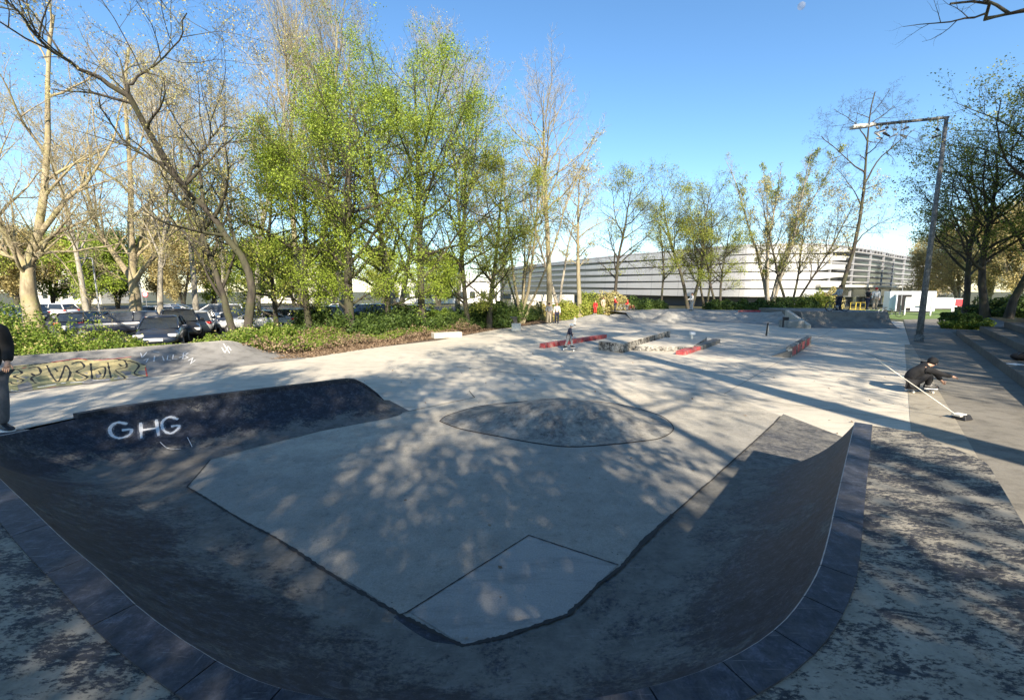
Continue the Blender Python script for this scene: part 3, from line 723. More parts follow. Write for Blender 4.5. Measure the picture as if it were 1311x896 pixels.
def shoe_mesh(mb, c, rot, L=.29, m_up=0, m_sole=1, ws=1.0):
    """toe along +x before rotation"""
    sec = [(-.5, .036, .0, .085), (-.35, .042, .0, .10), (-.12, .040, .0, .085), (.1, .044, .0, .062), (.32, .048, .0, .05), (.47, .034, .004, .03), (.5, .015, .01, .02)]
    v = []; n = 8
    for (x, wv, z0, z1) in sec:
        for k_ in range(n):
            t = 2 * math.pi * k_ / n; v.append(Vector(c) + rot @ Vector((x * L, math.cos(t) * wv * ws, ((z0 + z1) / 2 + math.sin(t) * (z1 - z0) / 2) * ws + .018)))
    f = [(i*n+k_, i*n+(k_+1) % n, (i+1)*n+(k_+1) % n, (i+1)*n+k_) for i in range(len(sec)-1) for k_ in range(n)]
    f += [tuple(range(n))[::-1], tuple((len(sec)-1)*n + k_ for k_ in range(n))]
    mb.add(v, f, m_up)
    pl = [(-.52, .03), (-.4, .046), (-.1, .043), (.2, .05), (.42, .042), (.53, .015)]
    po_ = [(x * L, y * ws) for x, y in pl] + [(x * L, -y * ws) for x, y in pl[::-1]]
    v = [Vector(c) + rot @ Vector((x, y, z)) for z in (0, .024) for x, y in po_]; nn2 = len(po_)
    mb.add(v, [tuple(range(nn2))[::-1], tuple(range(nn2, 2*nn2))] + [(i, (i+1) % nn2, nn2+(i+1) % nn2, nn2+i) for i in range(nn2)], m_sole)
def hang_pair(px_, t_, drop, mat_up, mat_sole, label, s=1.35):
    top = pb + ae + (lean - ae) * t_ + Vector((0, -.02, -.07)); e_ = empty('pair_of_shoes', top, 0, label, 'shoes', 'shoes hanging from the mast arm')
    rr2 = random.Random(int(px_)); lows = []
    for i in (0, 1):
        c = Vector((rr2.uniform(-.12, .12) * (1 if i else -1), .05 * i, -drop - .32 * i)); lows.append(c)
        mb = MB(); rot = Matrix.Rotation(rr2.uniform(-.4, .5), 3, 'Y') @ Matrix.Rotation(rr2.uniform(-.7, .7) + (math.pi if rr2.random() < .5 else 0), 3, 'Z')
        shoe_mesh(mb, c, rot, .30 * s); mb.build('shoe', None, e_, mats=[mat_up, mat_sole])
    mb = MB(); mb.tube([lows[0] + Vector((0, 0, .08)), Vector((-.02, -.05, .1)), Vector((.02, .09, .1)), lows[1] + Vector((0, 0, .08))], .012, 4); mb.build('lace', M['offwhite'], e_)
hang_pair(1127, .31, .35, M['blackp'], M['white'], 'black shoes with white soles hanging nearest the lamp head on the mast arm')
hang_pair(1122, .27, .12, M['grey'], M['white'], 'grey shoes tangled close under the mast arm beside the lamp head')
hang_pair(1133, .37, .18, M['blackp'], M['blackp'], 'small all black shoes hanging on a long lace from the mast arm')
hang_pair(1144, .46, .30, M['white'], M['offwhite'], 'white shoes hanging from the middle of the mast arm')
hang_pair(1158, .58, .35, M['jeans'], M['offwhite'], 'dark grey low shoes hanging level from the mast arm, right of the white pair')
hang_pair(1202, .91, .55, M['blackp'], M['blackp'], 'black shoes hanging alone close to the top of the mast')
# ------------------------------------------------------------------ BIG BUILDING
fp = [(-6, 150), (2, 130), (10.6, 110), (20, 91), (34, 70.5), (39, 67.5), (45, 66.8), (52, 70), (64, 78), (77, 88), (100, 104), (118, 116), (130, 130)]
fp = [Vector(p) for p in catm(fp, 8)]
FL = [0]
for a, b in zip(fp[:-1], fp[1:]): FL.append(FL[-1] + (b - a).length)
def fpt(s_, off=0):
    i = max(0, min(len(fp) - 2, int(np.searchsorted(FL, s_)) - 1)); t = (s_ - FL[i]) / (FL[i+1] - FL[i]); p = fp[i].lerp(fp[i+1], t)
    d = (fp[i+1] - fp[i]).normalized(); return Vector((p.x + d.y * off, p.y - d.x * off)), d
def s_at_px(pxx):
    return min(np.linspace(0, FL[-1], 800), key=lambda s_: abs(655.5 + 555 * fpt(s_)[0].x / (fpt(s_)[0].y * CP) - pxx))
bld = empty('ice_arena', (fp[50].x, fp[50].y, 0), 0, 'long low curved building wrapped in white horizontal metal bands behind the far trees', 'building')
bo_ = Vector((fp[50].x, fp[50].y, 0))
def band(name, s0, s1, z0, z1, off, th, mat, n=90, tilt=0.0):
    V = []; F = []
    n = max(2, int((s1 - s0) / 1.4))
    for i in range(n + 1):
        s_ = s0 + (s1 - s0) * i / n
        for o__, z in ((off, z0), (off + tilt, z1), (off - th, z1), (off - th, z0)):
            p, _ = fpt(s_, o__); V.append((p.x - bo_.x, p.y - bo_.y, z))
    for i in range(n):
        for j in range(4): F.append((i*4+j, (i+1)*4+j, (i+1)*4+(j+1) % 4, i*4+(j+1) % 4))
    F += [(0, 1, 2, 3), tuple(n*4 + j for j in (3, 2, 1, 0))]
    return V, F
def bandobj(name, segs, mat):
    mb = MB()
    for sg in segs: mb.add(*band(name, *sg[:-1], sg[-1], ) if False else band(name, sg[0], sg[1], sg[2], sg[3], sg[4], sg[5], mat, tilt=sg[6] if len(sg) > 6 else 0))
    o = mb.build(name, mat, bld)
    bm = bmesh.new(); bm.from_mesh(o.data); bmesh.ops.recalc_face_normals(bm, faces=bm.faces); bm.to_mesh(o.data); bm.free(); return o
sL, sW0, sW1, sR = s_at_px(640), s_at_px(800), s_at_px(1046), s_at_px(1195)
M['panel'] = simple('facade_metal', (.60, .605, .62), .38, .3, .05, .4)
nt_ = M['panel'].node_tree; s_ = nt_.nodes.new('ShaderNodeSeparateXYZ'); nt_.links.new(geo(nt_), s_.inputs[0]); b_ = nt_.nodes['Principled BSDF']; o_ = b_.inputs['Base Color'].links[0].from_socket
ln_ = mth(nt_, 'LESS_THAN', mth(nt_, 'FRACT', mth(nt_, 'MULTIPLY', s_.outputs[2], 3.077)), .16); vn_ = mth(nt_, 'LESS_THAN', mth(nt_, 'FRACT', mth(nt_, 'MULTIPLY', s_.outputs[0], .31)), .02)
nt_.links.new(mixc(nt_, mth(nt_, 'MAXIMUM', mth(nt_, 'MULTIPLY', ln_, .45), mth(nt_, 'MULTIPLY', vn_, .6)), o_, (.30, .31, .33)), b_.inputs['Base Color'])
M['louvre'] = simple('louvre_metal', (.46, .47, .50), .45, .35, .1, .6)
M['dglass'] = glassm('dark_facade', (.05, .058, .07), .2)
bandobj('glass_wall', [(0, FL[-1], 1.6, 9.3, -.9, .3)], M['dglass'])
top = 10.0
sA, sB = s_at_px(690), s_at_px(900); sC_, sD_ = s_at_px(1030), s_at_px(1075)
for i in range(6):
    z0 = 1.75 + i * 1.3; V = []; F = []; n = 150
    for q_ in range(n + 1):
        s_ = sD_ * q_ / n; th_ = .42 + .70 * sm(s_, sA, sB) - .5 * sm(s_, sC_, sD_)
        for o__, z in ((.25 + .04 * i, z0 + 1.12 - th_), (.35 + .04 * i, z0 + 1.12), (.13, z0 + 1.12), (.13, z0 + 1.12 - th_)):
            p, _ = fpt(s_, o__); V.append((p.x - bo_.x, p.y - bo_.y, z))
    for q_ in range(n):
        for j in range(4): F.append((q_*4+j, q_*4+4+j, q_*4+4+(j+1) % 4, q_*4+(j+1) % 4))
    F += [(0, 1, 2, 3), tuple(n*4 + j for j in (3, 2, 1, 0))]
    o = mobj('facade_band', V, F, M['panel'], bld); bm = bmesh.new(); bm.from_mesh(o.data); bmesh.ops.recalc_face_normals(bm, faces=bm.faces); bm.to_mesh(o.data); bm.free()
for i in range(7):
    z0 = 1.9 + i * .98
    bandobj('louvre', [(sC_, FL[-1], z0 + (1.2 if i == 0 else 0) * 0 + 1.1, z0 + 1.30, .35, .7, .05)], M['louvre'])
for s_ in np.arange(1, FL[-1], 7.5):
    if s_ < sB or s_ < sW1 : continue
    mb = MB(); p, d = fpt(s_, .2); mb.box((p.x - bo_.x, p.y - bo_.y, 5.7), (.12, .3, 8.0), rz=math.atan2(d.y, d.x)); mb.build('mullion', M['louvre'], bld)
mb = MB()
for s_ in np.arange(sW1 - 4, FL[-1], 1.7):
    p, d = fpt(s_, .3); mb.box((p.x - bo_.x, p.y - bo_.y, 9.6), (.1, .1, 1.3), rz=math.atan2(d.y, d.x))
mb.add(*band('r', sW1 - 4, FL[-1], 10.15, 10.28, .35, .1, None)); mb.add(*band('r', sW1 - 4, FL[-1], 9.6, 9.68, .35, .08, None))
mb.build('roof_screen', M['louvre'], bld)
rf = [fpt(s_, .1)[0] for s_ in np.linspace(0, FL[-1], 60)]
mb = MB(); mb.prism([(p.x - bo_.x, p.y - bo_.y) for p in rf] + [(140 - bo_.x, 170 - bo_.y), (0 - bo_.x, 175 - bo_.y)], 9.5, 9.75); mb.build('roof', M['grey'], bld)
bandobj('canopy', [(sW1 - 1, sR + 8, 3.25, 3.6, 1.2, 2.0)], M['offwhite'])
bandobj('plinth_wall', [(0, FL[-1], 0, 1.7, -1.6, .3)], simple('dark_wall', (.06, .065, .07), .6))
M['eglass'] = glassm('entrance_glass', (.14, .15, .08), .3)
for i, s_ in enumerate(np.linspace(s_at_px(1085), s_at_px(1185), 9)):
    mb = MB(); p, d = fpt(s_, -1.0); mb.box((p.x - bo_.x, p.y - bo_.y, 1.5), (1.6, .15, 2.4), rz=math.atan2(d.y, d.x)); mb.build('entrance_door', M['eglass'], bld)
# white lean wall at left under the louvres
for (x0, x1, Y, z0, z1, lab) in ((655, 735, 62, 0, 2.1, 'long plain white wall behind the two tall bare trunks'),):
    a, b = atY(x0, 390, Y), atY(x1, 390, Y + 4); o = boxobj('garden_wall', (a.x, a.y, 0), (b.x, b.y, 0), .3, z1, M['offwhite'], lab, 'wall')
# white container, notice boards, red board
ct = empty('white_container', at(1137, 399.5), 0, 'white box container with open dark doorway standing before the arena entrance', 'container')
c0 = at(1137, 399.5); c1 = at(1196, 400.5); Lc = (c1 - c0).length; ang = math.atan2(c1.y - c0.y, c1.x - c0.x)
ct.rotation_euler = (0, 0, ang)
M['cont'] = simple('container_white', (.66, .72, .80), .5, var=.04)
mb = MB(); mb.box((Lc / 2, 1.2, 1.38), (Lc, 2.4, 2.45)); mb.build('shell', M['cont'], ct, bevel=.04)
mb = MB(); mb.box((Lc / 2, 1.2, .08), (Lc - .3, 2.2, .16)); mb.build('base_frame', M['blackp'], ct)
mb = MB(); mb.box((Lc * .33, -.004, 1.2), (1.35, .03, 2.0)); mb.build('doorway', M['black'], ct)
mb = MB(); mb.box((Lc * .33 - .95, -.35, 1.2), (.05, .7, 2.0)); mb.build('door', M['cont'], ct)
mb = MB(); mb.box((Lc * .1, -.01, 2.25), (.5, .03, .25)); mb.build('notice', M['grey'], ct)
def board(pxa, pxb, ytop, ybot, yfoot, mat, label, inner=None):
    a, b = at(pxa, yfoot), at(pxb, yfoot); sc_ = a.y / 555 / CP
    e_ = empty('notice_board', a, math.atan2(b.y - a.y, b.x - a.x), label, 'notice board', 'notice boards beside the path'); L_ = (b - a).length
    zt, zb = (yfoot - ytop) * sc_, (yfoot - ybot) * sc_
    for x in (.05, L_ - .05):
        mb = MB(); mb.box((x, 0, zt / 2), (.1, .1, zt)); mb.build('leg', M['white'], e_)
    mb = MB(); mb.box((L_ / 2, 0, zt - .04), (L_, .08, .08)); mb.box((L_ / 2, 0, zb + .04), (L_ - .2, .08, .08)); mb.build('frame', M['white'], e_)
    mb = MB(); mb.box((L_ / 2, 0, (zt + zb) / 2), (L_ - .21, .04, zt - zb - .16)); mb.build('panel', mat, e_)
    if inner: mb = MB(); mb.box((L_ * .42, -.03, zt - (zt - zb) * .42), (L_ * .14, .015, (zt - zb) * .3)); mb.build('poster', M['white'], e_)
M['mesh'] = simple('mesh_panel', (.42, .44, .46), .6, var=.3, scale=12)
board(1157, 1184, 381, 394, 403, M['mesh'], 'white framed notice board with a mottled grey panel, left of the mast')
board(1190, 1218, 382, 395, 404, M['grey'], 'white framed notice board with plain grey panel and small white poster')
board(1219, 1237, 382.5, 393, 403, M['red'], 'white framed notice board with bright red panel at the foot of the dark trees')
def lamp(pxx, ybase, ytop, lab, arm=.5, r=.05, mat='steel'):
    p = at(pxx, ybase); z = (ybase - ytop) * p.y / 555; e_ = empty('street_lamp', p, 0, lab, 'lamp post')
    mb = MB(); mb.tube([(0, 0, 0), (-.02, 0, z * .5), (-.05, 0, z)], [r * 1.3, r, r * .7], 8); mb.build('pole', M[mat], e_)
    mb = MB(); mb.box((arm * .5 - .1, 0, z), (arm, .14, .07)); mb.build('lamp_head', M['grey'], e_, bevel=.02)
lamp(1152, 402, 361, 'thin grey street lamp in front of the white container', .5)
# ------------------------------------------------------------------ TREES (numpy growth, real tubes and leaf faces)
def nz(v): return v / np.maximum(np.linalg.norm(v, axis=-1, keepdims=True), 1e-9)
def walk(rng, P0, D0, L, k, wob, up):
    P = [P0]; d = nz(D0.copy())
    for i in range(k):
        d = nz(d + rng.normal(0, wob, d.shape) + np.array([0, 0, up]))
        P.append(P[-1] + d * (L / k)[:, None])
    return np.stack(P, 1)
def tubes(P, Rr, n):
    """P (b,k+1,3) Rr (b,k+1) -> verts, quads"""
    b, k1, _ = P.shape
    T = np.empty_like(P); T[:, 1:-1] = P[:, 2:] - P[:, :-2]; T[:, 0] = P[:, 1] - P[:, 0]; T[:, -1] = P[:, -1] - P[:, -2]; T = nz(T)
    ref = np.where(np.abs(T[:, :1, 2:3]) > .8, np.array([1., 0, 0]), np.array([0, 0, 1.])); ref = np.broadcast_to(ref, T.shape)
    A = nz(np.cross(T, ref)); B = np.cross(T, A); th = np.arange(n) * 2 * np.pi / n
    V = P[:, :, None] + (A[:, :, None] * np.cos(th)[:, None] + B[:, :, None] * np.sin(th)[:, None]) * Rr[:, :, None, None]
    idx = np.arange(b * k1 * n).reshape(b, k1, n); nx = np.roll(idx, -1, 2)
    F = np.stack([idx[:, :-1], nx[:, :-1], nx[:, 1:], idx[:, 1:]], -1).reshape(-1, 4)
    return V.reshape(-1, 3), F
def kids(rng, P, Rr, m, t0, t1, ang, Lf, upk, az=None):
    """m children on each parent; returns start, dir, t, radius"""
    b, k1, _ = P.shape; k = k1 - 1
    t = t0 + (t1 - t0) * ((np.arange(m)[None] + rng.random((b, m))) / m)
    x = t * k; i = np.minimum(x.astype(int), k - 1); f = (x - i)[..., None]; bi = np.arange(b)[:, None]
    p = P[bi, i] * (1 - f) + P[bi, i + 1] * f; T = nz(P[bi, i + 1] - P[bi, i]); r = Rr[bi, i] * (1 - f[..., 0]) + Rr[bi, i + 1] * f[..., 0]
    phi = (rng.random((b, 1)) * 6.28 + np.arange(m)[None] * 2.4 + rng.normal(0, .4, (b, m)))
    ref = np.where(np.abs(T[..., 2:3]) > .9, np.array([1., 0, 0]), np.array([0, 0, 1.])); A = nz(np.cross(T, ref)); B = np.cross(T, A)
    a = R(1) * (ang[0] + (ang[1] - ang[0]) * rng.random((b, m)))[..., None]
    d = T * np.cos(a) + (A * np.cos(phi)[..., None] + B * np.sin(phi)[..., None]) * np.sin(a); d = nz(d + np.array([0, 0, upk]))
    return p.reshape(-1, 3), d.reshape(-1, 3), t.reshape(-1), r.reshape(-1), np.repeat(np.arange(b), m)
def leaves(rng, P, n, size, spread, flat=.5):
    """n leaf faces scattered round each twig"""
    b, k1, _ = P.shape; i = rng.integers(0, k1, (b, n)); c = P[np.arange(b)[:, None], i] + rng.normal(0, spread, (b, n, 3)); c = c.reshape(-1, 3); q = len(c)
    nv = nz(rng.normal(0, 1, (q, 3)) * np.array([1, 1, 1]) + np.array([0, 0, flat])); u = nz(np.cross(nv, rng.normal(0, 1, (q, 3)))); w_ = np.cross(nv, u)
    s = size * (.6 + .8 * rng.random((q, 1)))
    V = np.stack([c - u * s * .5, c - w_ * s * .34 + nv * s * .08, c + u * s * .5, c + w_ * s * .34 + nv * s * .08], 1).reshape(-1, 3)
    return V, np.arange(q * 4).reshape(q, 4)
def shape_f(kind, t):
    if kind == 'oval': return .35 + 1.3 * np.sin(np.pi * np.clip(t * .92 + .08, 0, 1)) ** .8
    if kind == 'spread': return .95 + .5 * np.sin(np.pi * t) - .25 * t
    if kind == 'cone': return 1.35 - 1.05 * t
    if kind == 'column': return .75 + .35 * np.sin(np.pi * t) - .3 * t
    return np.ones_like(t)
def tree(name, loc, H, r0, label, seed, crown='oval', stems=1, stemang=0, lean=(0, 0), t0=.3, n1=16, l1=.32, a1=(35, 65), n2=7, l2=.5, n3=6, l3=.5, n4=0, l4=.5,
         leaf=None, nleaf=6, lsize=.12, lspread=.12, bark_='bark_grey', twigb=None, wob=.05, up1=.25, up=.15, path=None, paths=None, group=None, lfrac=1.0, k0=10, twr=.006, droop=0.0, flat=.5):
    rng = np.random.default_rng(seed); loc = Vector(loc)
    root = empty(name, loc, 0, label, 'tree', group)
    if paths:      # traced stems: lists of world points, with a radius at foot
        P = []; RR = []
        for pts, ra, rb in paths:
            pp = np.array(catm([tuple(Vector(p) - loc) for p in pts], 4)); q = np.linspace(0, len(pp) - 1, k0 + 1)
            pp = np.stack([np.interp(q, np.arange(len(pp)), pp[:, a_]) for a_ in range(3)], -1); P.append(pp + np.r_[np.zeros((1, 3)), rng.normal(0, .03, (k0, 3))]); RR.append(rb + (ra - rb) * (1 - np.linspace(0, 1, k0 + 1)) ** 1.7)
        P = np.stack(P); Rr = np.stack(RR)
    else:
        D0 = []; 
        for s_ in range(stems):
            a = 2.4 * s_ + rng.random(); g_ = R(stemang) * (0 if stems == 1 else (.5 + .5 * rng.random()))
            D0.append([math.sin(g_) * math.cos(a) + lean[0], math.sin(g_) * math.sin(a) + lean[1], 1])
        D0 = np.array(D0, float); L = np.full(stems, H) * (1 if stems == 1 else rng.uniform(.8, 1.02, stems))
        P = walk(rng, np.zeros((stems, 3)) + (rng.normal(0, r0 * .5, (stems, 3)) * [1, 1, 0] if stems > 1 else 0), D0, L, k0, wob, .03)
        P[:, 0, 2] = -.05
        s_ = np.linspace(0, 1, k0 + 1); Rr = r0 * (1 - s_) ** .85 * .97 + .015; Rr = np.repeat(Rr[None], stems, 0) * (1 if stems == 1 else rng.uniform(.7, 1.1, (stems, 1))); Rr[:, 0] *= 1.25
    Vb, Fb = tubes(P, Rr, 10); VB, FB_ = [Vb], [Fb]; nb = len(Vb)
    p, d, t, r, _ = kids(rng, P, Rr, n1, t0, .97, a1, None, up1)
    L = H * l1 * shape_f(crown, (t - t0) / (1 - t0)) * rng.uniform(.75, 1.15, len(t)) / (1 if stems == 1 else 1.15)
    P1 = walk(rng, p, d, L, 6, .13, .05 - droop * .5); R1 = np.minimum(r * .62, .012 + L * .022)[:, None] * (1 - np.linspace(0, 1, 7) * .82)[None]
    V, F = tubes(P1, R1, 6); VB.append(V); FB_.append(F + nb); nb += len(V)
    p, d, t, r, _i = kids(rng, P1, R1, n2, .2, 1.0, (30, 62), None, up)
    L2 = L[_i] * l2 * (1.1 - .6 * t) * rng.uniform(.7, 1.2, len(t)); P2 = walk(rng, p, d, L2, 4, .16, .05 - droop); R2 = np.minimum(r * .65, .008 + L2 * .014)[:, None] * (1 - np.linspace(0, 1, 5) * .75)[None]
    V, F = tubes(P2, R2, 4); VB.append(V); FB_.append(F + nb); nb += len(V)
    npmesh('trunk', np.concatenate(VB), [np.concatenate(FB_)], M[bark_], root, smooth=True)
    p, d, t, r, _i = kids(rng, P2, R2, n3, .15, 1.0, (28, 60), None, up)
    L3 = L2[_i] * l3 * (1.1 - .5 * t) * rng.uniform(.7, 1.2, len(t)); P3 = walk(rng, p, d, L3, 3, .18, .04 - droop); R3 = np.minimum(r * .6, twr * 1.3)[:, None] * (1 - np.linspace(0, 1, 4) * .6)[None]
    VC, FC = [], []; nb = 0; nbark = 0
    V, F = tubes(P3, R3, 3); VC.append(V); FC.append(F); nb += len(V); nbark += len(F); PL = P3
    if n4:
        p, d, t, r, _i = kids(rng, P3, R3, n4, .2, 1.0, (25, 55), None, up)
        L4 = L3[_i] * l4 * rng.uniform(.6, 1.2, len(t)); P4 = walk(rng, p, d, L4, 2, .2, .03 - droop); R4 = np.full((len(P4), 3), twr * .7) * np.array([1, .8, .45])
        V, F = tubes(P4, R4, 3); VC.append(V); FC.append(F + nb); nb += len(V); nbark += len(F); PL = P4
    nl = 0
    if leaf and nleaf:
        Q = PL
        if lfrac < 1:
            c_ = PL.mean(1); f_ = np.sin(c_[:, 0] * 1.3 + seed) + np.sin(c_[:, 1] * 1.1 + seed * 2) + np.sin(c_[:, 2] * 1.4 + seed * 3) + rng.normal(0, .6, len(c_)); Q = PL[f_ > np.quantile(f_, 1 - lfrac)]
        V, F = leaves(rng, Q, nleaf, lsize, lspread, flat); VC.append(V); FC.append(F + nb); nl = len(F)
    mi = np.r_[np.zeros(nbark, int), np.ones(nl, int)]
    o = npmesh('crown', np.concatenate(VC), [np.concatenate(FC)], None, root, mats=[M[twigb or bark_], M[leaf or 'leaf_bud']], mi=mi)
    return root
def T(pxx, Y, z=0): p = atY(pxx, 400, Y); return (p.x, Y, z)
def top(pxx, py, Y): return atY(pxx, py, Y).z
# --- plane trees on the far left, pale flaky bark, bare but for buds
tree('plane_tree', T(42, 26), 20, .52, 'massive pale barked plane tree at far left, forking low with a long level limb', 11, 'spread',
     paths=[([T(42, 26), atY(38, 385, 26), atY(36, 340, 26), atY(48, 300, 26), atY(60, 200, 26.5), atY(62, 90, 27), atY(70, 20, 27)], .50, .08),
            ([atY(37, 345, 26), atY(12, 310, 25.5), atY(-10, 250, 25), atY(-30, 150, 25)], .27, .06), ([atY(38, 342, 26), atY(50, 326, 25.6), atY(90, 322, 25), atY(155, 313, 24)], .17, .04),
            ([atY(44, 310, 26), atY(80, 260, 26.5), atY(110, 235, 27), atY(140, 190, 27.5), atY(160, 120, 28)], .17, .04), ([atY(36, 335, 26), atY(5, 325, 26), atY(-40, 300, 26)], .17, .05)],
     t0=.25, n1=9, l1=.2, a1=(30, 60), n2=8, n3=7, n4=4, leaf='leaf_bud', nleaf=1, lsize=.06, lspread=.08, bark_='bark_plane', wob=.1, group='plane trees at the left', twr=.009)
tree('plane_tree', T(173, 33), 22, .5, 'plane tree with straight pale trunk and three rising limbs among the parked cars', 12, 'spread',
     paths=[([T(173, 33), atY(172, 380, 33), atY(170, 350, 33), atY(168, 290, 33), atY(165, 200, 33), atY(160, 120, 33), atY(165, 60, 33)], .46, .08),
            ([atY(172, 362, 33), atY(150, 330, 33), atY(125, 295, 32.5), atY(110, 240, 32), atY(85, 180, 32)], .26, .06), ([atY(171, 362, 33), atY(195, 330, 33), atY(225, 295, 33), atY(250, 262, 33.5)], .22, .06),
            ([atY(170, 340, 33), atY(185, 290, 34), atY(200, 220, 34), atY(215, 140, 34)], .2, .05)],
     t0=.25, n1=11, l1=.17, a1=(30, 60), n2=8, n3=7, n4=4, leaf='leaf_bud', nleaf=1, lsize=.065, lspread=.1, bark_='bark_plane', group='plane trees at the left', twr=.010)
# --- leaning twin-stem tree, dark, arching to the upper left
Yl = 20.5
tree('leaning_tree', T(306, Yl), 14, .25, 'twin stemmed leaning tree arching over the painted bank to the upper left', 13, 'spread',
     paths=[([T(312, Yl), atY(319, 400, Yl), atY(321, 368, Yl), atY(313, 335, Yl), atY(288, 300, Yl - .3), atY(262, 268, Yl - .8), atY(236, 243, Yl - 1.2), atY(205, 195, Yl - 2), atY(180, 150, Yl - 2.6), atY(163, 120, Yl - 3)], .21, .10),
            ([T(300, Yl), atY(293, 410, Yl), atY(285, 380, Yl), atY(272, 335, Yl), atY(255, 290, Yl), atY(240, 255, Yl)], .19, .10),
            ([atY(163, 122, Yl - 3), atY(130, 103, Yl - 3.4), atY(95, 84, Yl - 4), atY(45, 45, Yl - 5), atY(25, 15, Yl - 5.5), atY(-10, -10, Yl - 6)], .10, .03),
            ([atY(163, 118, Yl - 3), atY(175, 100, Yl - 3), atY(215, 70, Yl - 3.4), atY(240, 20, Yl - 4)], .06, .02), ([atY(237, 235, Yl - 1), atY(262, 190, Yl - .5), atY(290, 155, Yl)], .08, .03)],
     t0=.35, n1=10, l1=.22, a1=(35, 75), n2=7, n3=5, n4=4, leaf='leaf_bud', nleaf=2, lsize=.06, lspread=.1, bark_='bark_dark', k0=14, twr=.006, up1=.1)
# branches of a tree that stands outside the picture, at the top left and top right corners
tree('overhanging_tree', (-19.5, 9.5, 0), 15, .3, 'dark twiggy tree at the left edge whose bare branches hang into the upper left corner', 14, 'spread', t0=.45, n1=14, l1=.30, a1=(50, 85), n2=8, n3=7, n4=4,
     leaf='leaf_bud', nleaf=1, lsize=.07, bark_='bark_dark', twr=.006, up1=.05)
pr_ = [Vector((17.5, 4.5, 0)), Vector((17.3, 4.8, 5)), Vector((16.5, 6, 9)), atY(1320, 14, 10), atY(1270, 6, 10), atY(1218, 1, 10)]
tree('overhanging_tree', (17.5, 4.5, 0), 12, .25, 'bare tree outside the right edge with one dark branch reaching into the top right corner', 15, 'spread', paths=[(pr_, .2, .02)], t0=.55, n1=5, l1=.12, a1=(40, 80), n2=5, n3=4, bark_='bark_dark', twr=.006, up1=.1)
# --- big green maples in the middle and the bare tall trees behind them
G1_ = 'fresh green trees along the car park'
mid = [(352, 25, 10.0, .14, 'thin dark stemmed tree with sparse fresh leaves, first right of the leaning tree', 21, .75, 'leaf_mix'),
       (396, 26, 11, .20, 'dark trunked young green maple in front of the parked estate car', 22, 1.0, 'leaf_fresh'),
       (447, 24.5, 12.3, .27, 'thick dark straight trunk carrying a broad fresh green crown, left of the stone bench', 23, 1.0, 'leaf_fresh'),
       (497, 27, 14.3, .2, 'tall fresh green maple with a forked crown in the centre of the row', 24, 1.0, 'leaf_fresh'),
       (540, 28, 16.6, .24, 'tallest fresh green maple, its crown reaching highest against the sky', 25, 1.0, 'leaf_fresh'),
       (600, 30, 14.0, .17, 'slim dark trunked maple with a drooping green crown right of the stone bench', 26, 1.0, 'leaf_fresh'),
       (626, 31, 11.0, .2, 'rightmost maple of the green row, thick forked foot and yellow green crown', 27, .8, 'leaf_mix')]
for (x, Y, H, r, lab, sd_, lf, lm) in mid:
    tree('maple_tree', T(x, Y), H, r, lab, sd_, 'oval', t0=.11, n1=24, l1=.27, a1=(50, 85), n2=9, l2=.55, n3=6, l3=.5, leaf=lm, nleaf=int(42 * lf), lsize=.082, lspread=.17, bark_='bark_dark', wob=.05, up1=.12, up=0, group=G1_, twr=.008, lfrac=.70, flat=1.0)
B_ = 'bare tall trees behind the green row'
bare = [(330, 31, 19, .2, 'slender bare tree with golden buds behind the leaning tree', 31, 'leaf_bud', 2), (395, 33, 24.5, .3, 'very tall bare tree with two pale rising stems and top beyond the picture edge', 32, 'leaf_mix', 1),
        (440, 35, 24, .28, 'tall bare tree with thin upright twigs above the green maples, left of the highest crown', 33, None, 0), (510, 37, 24, .25, 'pale bare tree whose fine twigs rise behind the tallest green maple', 34, 'leaf_bud', 1),
        (585, 37, 20.5, .22, 'bare tree with pinkish twigs right behind the tallest green crown', 35, 'leaf_bud', 1),
        (252, 40, 20, .25, 'bare golden budded tree between the plane tree and the leaning tree', 36, 'leaf_bud', 2), (112, 44, 19, .25, 'golden brown bare tree between the two plane trees', 37, 'leaf_bud', 2),
        (205, 26.5, 15, .16, 'thin golden budded tree rising left of the leaning tree over the parked cars', 38, 'leaf_bud', 2), (290, 36, 17, .2, 'golden budded tree filling the gap behind the twin stems', 39, 'leaf_bud', 3)]
for (x, Y, H, r, lab, sd_, lm, nl) in bare:
    tree('bare_tree', T(x, Y), H, r, lab, sd_, 'oval', stems=2 if sd_ in (32, 34) else 1, stemang=12, t0=.25, n1=20, l1=.21, a1=(25, 52), n2=8, l2=.55, n3=6, n4=4, leaf=lm, nleaf=nl, lsize=.07, lspread=.08, bark_='bark_grey' if sd_ != 32 else 'bark_tan', up1=.45, up=.3, group=B_, twr=.009)
# --- tall tan trunk in the centre
tree('tall_bare_tree', T(703, 37.5), top(706, 62, 37.5) * .86, .27, 'tall bare tree with straight tan trunk between the maples and the white arena', 41, 'oval', t0=.42, n1=22, l1=.2, a1=(35, 60), n2=8, n3=6, n4=4, bark_='bark_tan', twigb='bark_grey', up1=.35, up=.2, wob=.02, twr=.010)
tree('tall_bare_tree', T(742, 42), top(744, 215, 42), .24, 'thinner tan trunk with broken top, right beside the tall straight bare tree', 42, 'oval', t0=.3, n1=14, l1=.16, a1=(45, 75), n2=6, n3=5, n4=3, leaf='leaf_bud', nleaf=2, lsize=.12, bark_='bark_tan', wob=.02, twr=.01)
tree('birch_tree', T(668, 36), 16, .13, 'several thin pale stems fanning out left of the tall straight bare trunk', 43, 'column', stems=6, stemang=24, t0=.25, n1=9, l1=.16, a1=(20, 45), n2=6, n3=5, n4=3, leaf='leaf_bud', nleaf=1, lsize=.11, bark_='bark_tan', up1=.5, up=.3, twr=.009)
